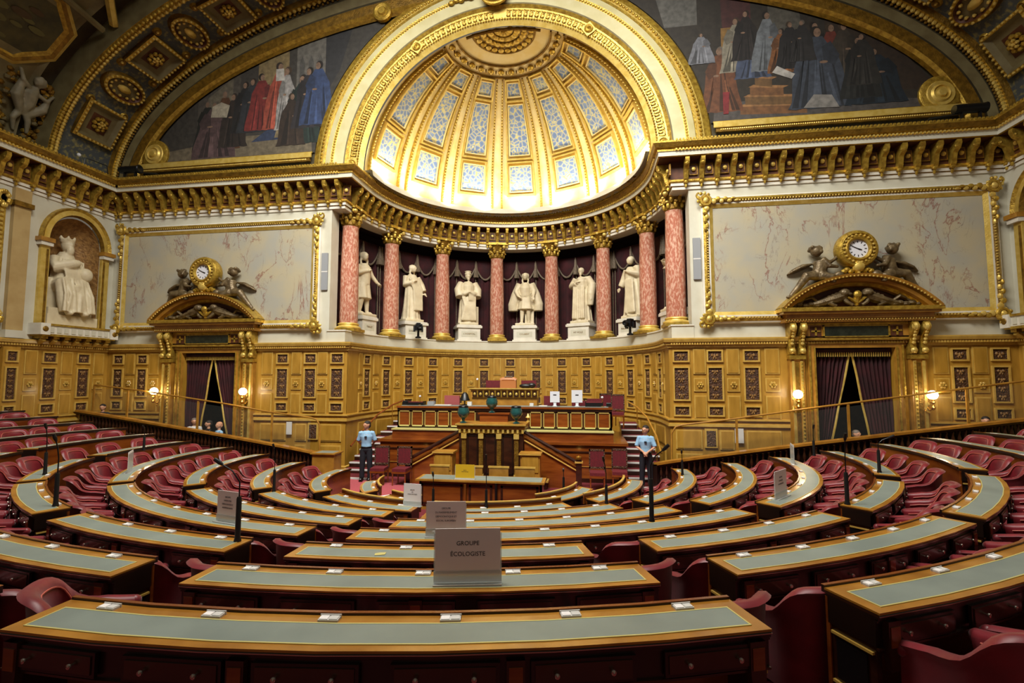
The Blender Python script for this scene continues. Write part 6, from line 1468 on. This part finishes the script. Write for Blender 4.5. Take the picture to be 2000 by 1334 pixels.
# chairs pushed out into the aisles
for k,ph,off,tw,lab in ((2,-93.7,.60,-.75,'crimson tub chair turned sideways in the left aisle behind the seventh row'),(2,-69.2,.62,.25,'crimson tub chair at the right aisle end of the seventh central desk'),(3,-69.6,.60,.35,'crimson tub chair at the right aisle end of the sixth central desk'),(3,-92.2,.58,-.3,'crimson tub chair at the left aisle end of the sixth central desk'),(4,-92.2,.55,-.3,'crimson tub chair at the left aisle end of the fifth central desk'),(5,-92,.55,-.3,'crimson tub chair at the left aisle end of the fourth central desk'),(6,-91.5,.55,-.3,'crimson tub chair at the left aisle end of the third central desk')):
    chair(k,ph,lab,'tub chairs standing in the aisles',off,tw)
# ------------------------------------------------------------------ microphones
for i,(x,y,z,th,dx,dz,lab) in enumerate(((-.74,-10.76,1.48,.41,-.22,.77,'tall black microphone on the sixth row desk, head bent left'),(3.39,-9.48,1.48,.45,.16,.82,'tall black microphone on the desk end right of the centre aisle'),(-3.91,-9.93,1.48,.39,-.04,.84,'tall black microphone on the curved desk at the left aisle'),(-6.17,-8.32,1.48,.35,-.01,.79,'black microphone at the outer left aisle of the sixth row'),(-6.95,-5.75,1.48,.3,.0,.5,'black microphone at the far left wing of the sixth row'),(-3.17,-6.66,.93,.39,-.02,.84,'black microphone on the third row desk, left aisle'),(5.95,-8.36,1.48,.38,0,.84,'tall black microphone on the curved desk at the right aisle'),(7.58,-6.06,1.48,.36,.19,.61,'black microphone with bent head on the right wing sixth row'),(.89,-6.5,.75,.3,0,.89,'thin black microphone in front of the stenographers table'),(3.01,-6.6,.93,.3,-.04,.74,'black microphone on the third row desk, right of centre'),(2.2,-4.75,.70,.26,0,.42,'small black microphone on the front row desk, right end'),(-.13,-6.4,.75,.26,0,.54,'black microphone beside the small card sign'),(11.5,-5.2,1.92,.3,0,.46,'black microphone on the upper right wing near the wall'),(7.3,-4.35,1.48,.29,.0,.58,'black microphone low before the right balustrade'),(4.78,-3.9,.93,.3,-.01,.5,'black microphone at the balustrade end of the third row'))):
    # snap to the table top under it
    best=None
    t=thing('desk_microphone',(x,y,z+.003),0,lab,'microphone','desk microphones')
    b=MB(); b.lathe([(.035,0),(.032,.02),(.026,.04),(.024,th),(.018,th+.02)],(0,0,0),12,BLACK); b.build('holder',t)
    b=MB(); pts=[(0,0,th),(0,0,th+(dz-th)*.45),(dx*.35,-.01,th+(dz-th)*.75),(dx*.9,-.02,dz-.02)]; b.tube(pts,.0075,BLACKM,6); b.build('gooseneck',t)
    b=MB(); d=Vector((dx*.55+.0001,-.03,(dz-th)*.25)).normalized(); p=Vector(pts[-1]); b.tube([tuple(p-d*.02),tuple(p+d*.02),tuple(p+d*.08)],[.012,.022,.018],BLACK,8); b.build('microphone_head',t)
# ------------------------------------------------------------------ card signs in clear holders
def sign(k,ph,off,w,h,txt,size,label,m=SIGNP,z=None,rz=None,loc=None,gap=.07):
    p=loc or PT(k,ph,off,HT[k]+.003)
    r=radians(ph+90) if rz is None else rz
    t=thing('card_sign',p,r,label,'sign','party group card signs')
    b=MB(); b.box(-w/2,w/2,-.003,.003,gap,gap+h,m); b.build('card',t)
    b=MB(); b.box(-w/2-.01,w/2+.01,-.008,-.004,gap*.2,gap+.02,ACRYL); b.box(-w/2-.01,w/2+.01,.004,.008,.0,gap+h*.9,ACRYL); b.box(-w/2-.01,w/2+.01,-.05,.05,0,.006,ACRYL); b.box(-w/2-.01,w/2+.01,-.052,-.046,0,.012,WHITEP); b.build('clear_holder',t)
    n=len(txt)
    for i,l in enumerate(txt):
        lettering(l,size,(0,-.0045,gap+h*.55+(n/2-i-.5)*size*1.75),INK,t,ext=.0005)
    return t
sign(2,-78.7,.21,.46,.31,['GROUPE','ÉCOLOGISTE'],.042,'large card sign reading GROUPE ÉCOLOGISTE on the nearer desk')
sign(4,-81.3,.20,.44,.32,['GROUPE','DU RASSEMBLEMENT','DÉMOCRATIQUE ET','SOCIAL EUROPÉEN'],.026,'card sign with four printed lines just behind the GROUPE ÉCOLOGISTE sign')
sign(7,-96.6,.02,.34,.33,['GROUPE','UDI','UNION CENTRISTE'],.022,'small card sign left of the stenographers table')
sign(4,-103.7,.18,.36,.31,['GROUPE','UNION DES','DÉMOCRATES ET','INDÉPENDANTS'],.025,'card sign behind the tall microphone left of the centre aisle')
sign(4,-142.6,.17,.44,.32,['GROUPE','UMP'],.03,'card sign seen edge on in the left wing')
sign(4,-40.5,.1,.44,.33,['GROUPE','SOCIALISTE','ET APPARENTÉS'],.028,'card sign seen obliquely on the shiny curved desk in the right wing')
sign(4,-13.1,.12,.44,.32,['GROUPE','COMMUNISTE'],.028,'small white card sign before the right balustrade',m=WHITEP)
sign(8,0,0,.46,.33,['SÉANCE','NE PAS TOUCHER'],.02,'yellow card sign standing on the stenographers table',m=YELLOWP,loc=(-.13,-4.0,.708),rz=0,gap=.01)
# loose papers/tickets left on tops
b=MB(); b.prism([(-.05,-.03),(.04,-.035),(.055,.02),(.0,.03),(-.045,.02)],0,.004,TOOL); b.build('scrap_paper',loc=PT(3,-84.5,.2,1.484),rz=.4,label='small crumpled yellow note left on the sixth row central desk',cat='note')

SKY_E=4400.; UP_E=250.; AMB=.14; EXPO=0.
# ------------------------------------------------------------------ camera and light
cd=bpy.data.cameras.new('camera'); cam=bpy.data.objects.new('camera',cd); COL.objects.link(cam)
cam.location=(2.661,-15.190,3.10); cam.rotation_euler=(pi/2+radians(4.173),0,radians(8.523)); cd.lens=16.954; cd.sensor_width=36; cd.clip_start=.05; cd.clip_end=100
scn.camera=cam
def area(name,loc,rot,sx,sy,e,c):
    l=bpy.data.lights.new(name,'AREA'); l.shape='RECTANGLE'; l.size=sx; l.size_y=sy; l.spread=radians(128); l.energy=e; l.color=c
    o=bpy.data.objects.new(name,l); COL.objects.link(o); o.location=loc; o.rotation_euler=rot; return o
area('skylight',(0,-8.5,17.0),(radians(32),0,0),12,6,SKY_E,(1.,.965,.89))
# cornice uplights concealed behind the apse cornice, washing the semi dome
for i in range(9):
    az=-80+20*i; x,y=polar(4.4,az,.6)
    l=bpy.data.lights.new('dome_uplight','SPOT'); l.energy=UP_E; l.spot_size=radians(150); l.spot_blend=.9; l.color=(1,.94,.78); l.shadow_soft_size=.2
    o=bpy.data.objects.new('dome_uplight',l); COL.objects.link(o); o.location=(x,y,10.42)
    d=Vector((x*.10,(y-.5)*.10,1)); o.rotation_euler=(-d).to_track_quat('Z','Y').to_euler() if False else d.to_track_quat('-Z','Y').to_euler()
w=bpy.data.worlds.new('world'); scn.world=w; w.use_nodes=True; w.node_tree.nodes['Background'].inputs[0].default_value=(1.,.86,.66,1); w.node_tree.nodes['Background'].inputs[1].default_value=AMB
vs_=scn.view_settings; vs_.view_transform='Standard'; vs_.look='None'; vs_.exposure=EXPO; vs_.gamma=1; vs_.use_curve_mapping=False
scn.cycles.max_bounces=5; scn.cycles.diffuse_bounces=3; scn.cycles.glossy_bounces=3; scn.cycles.transparent_max_bounces=8; scn.cycles.sample_clamp_indirect=6
try: scn.cycles.use_denoising=True
except Exception: pass
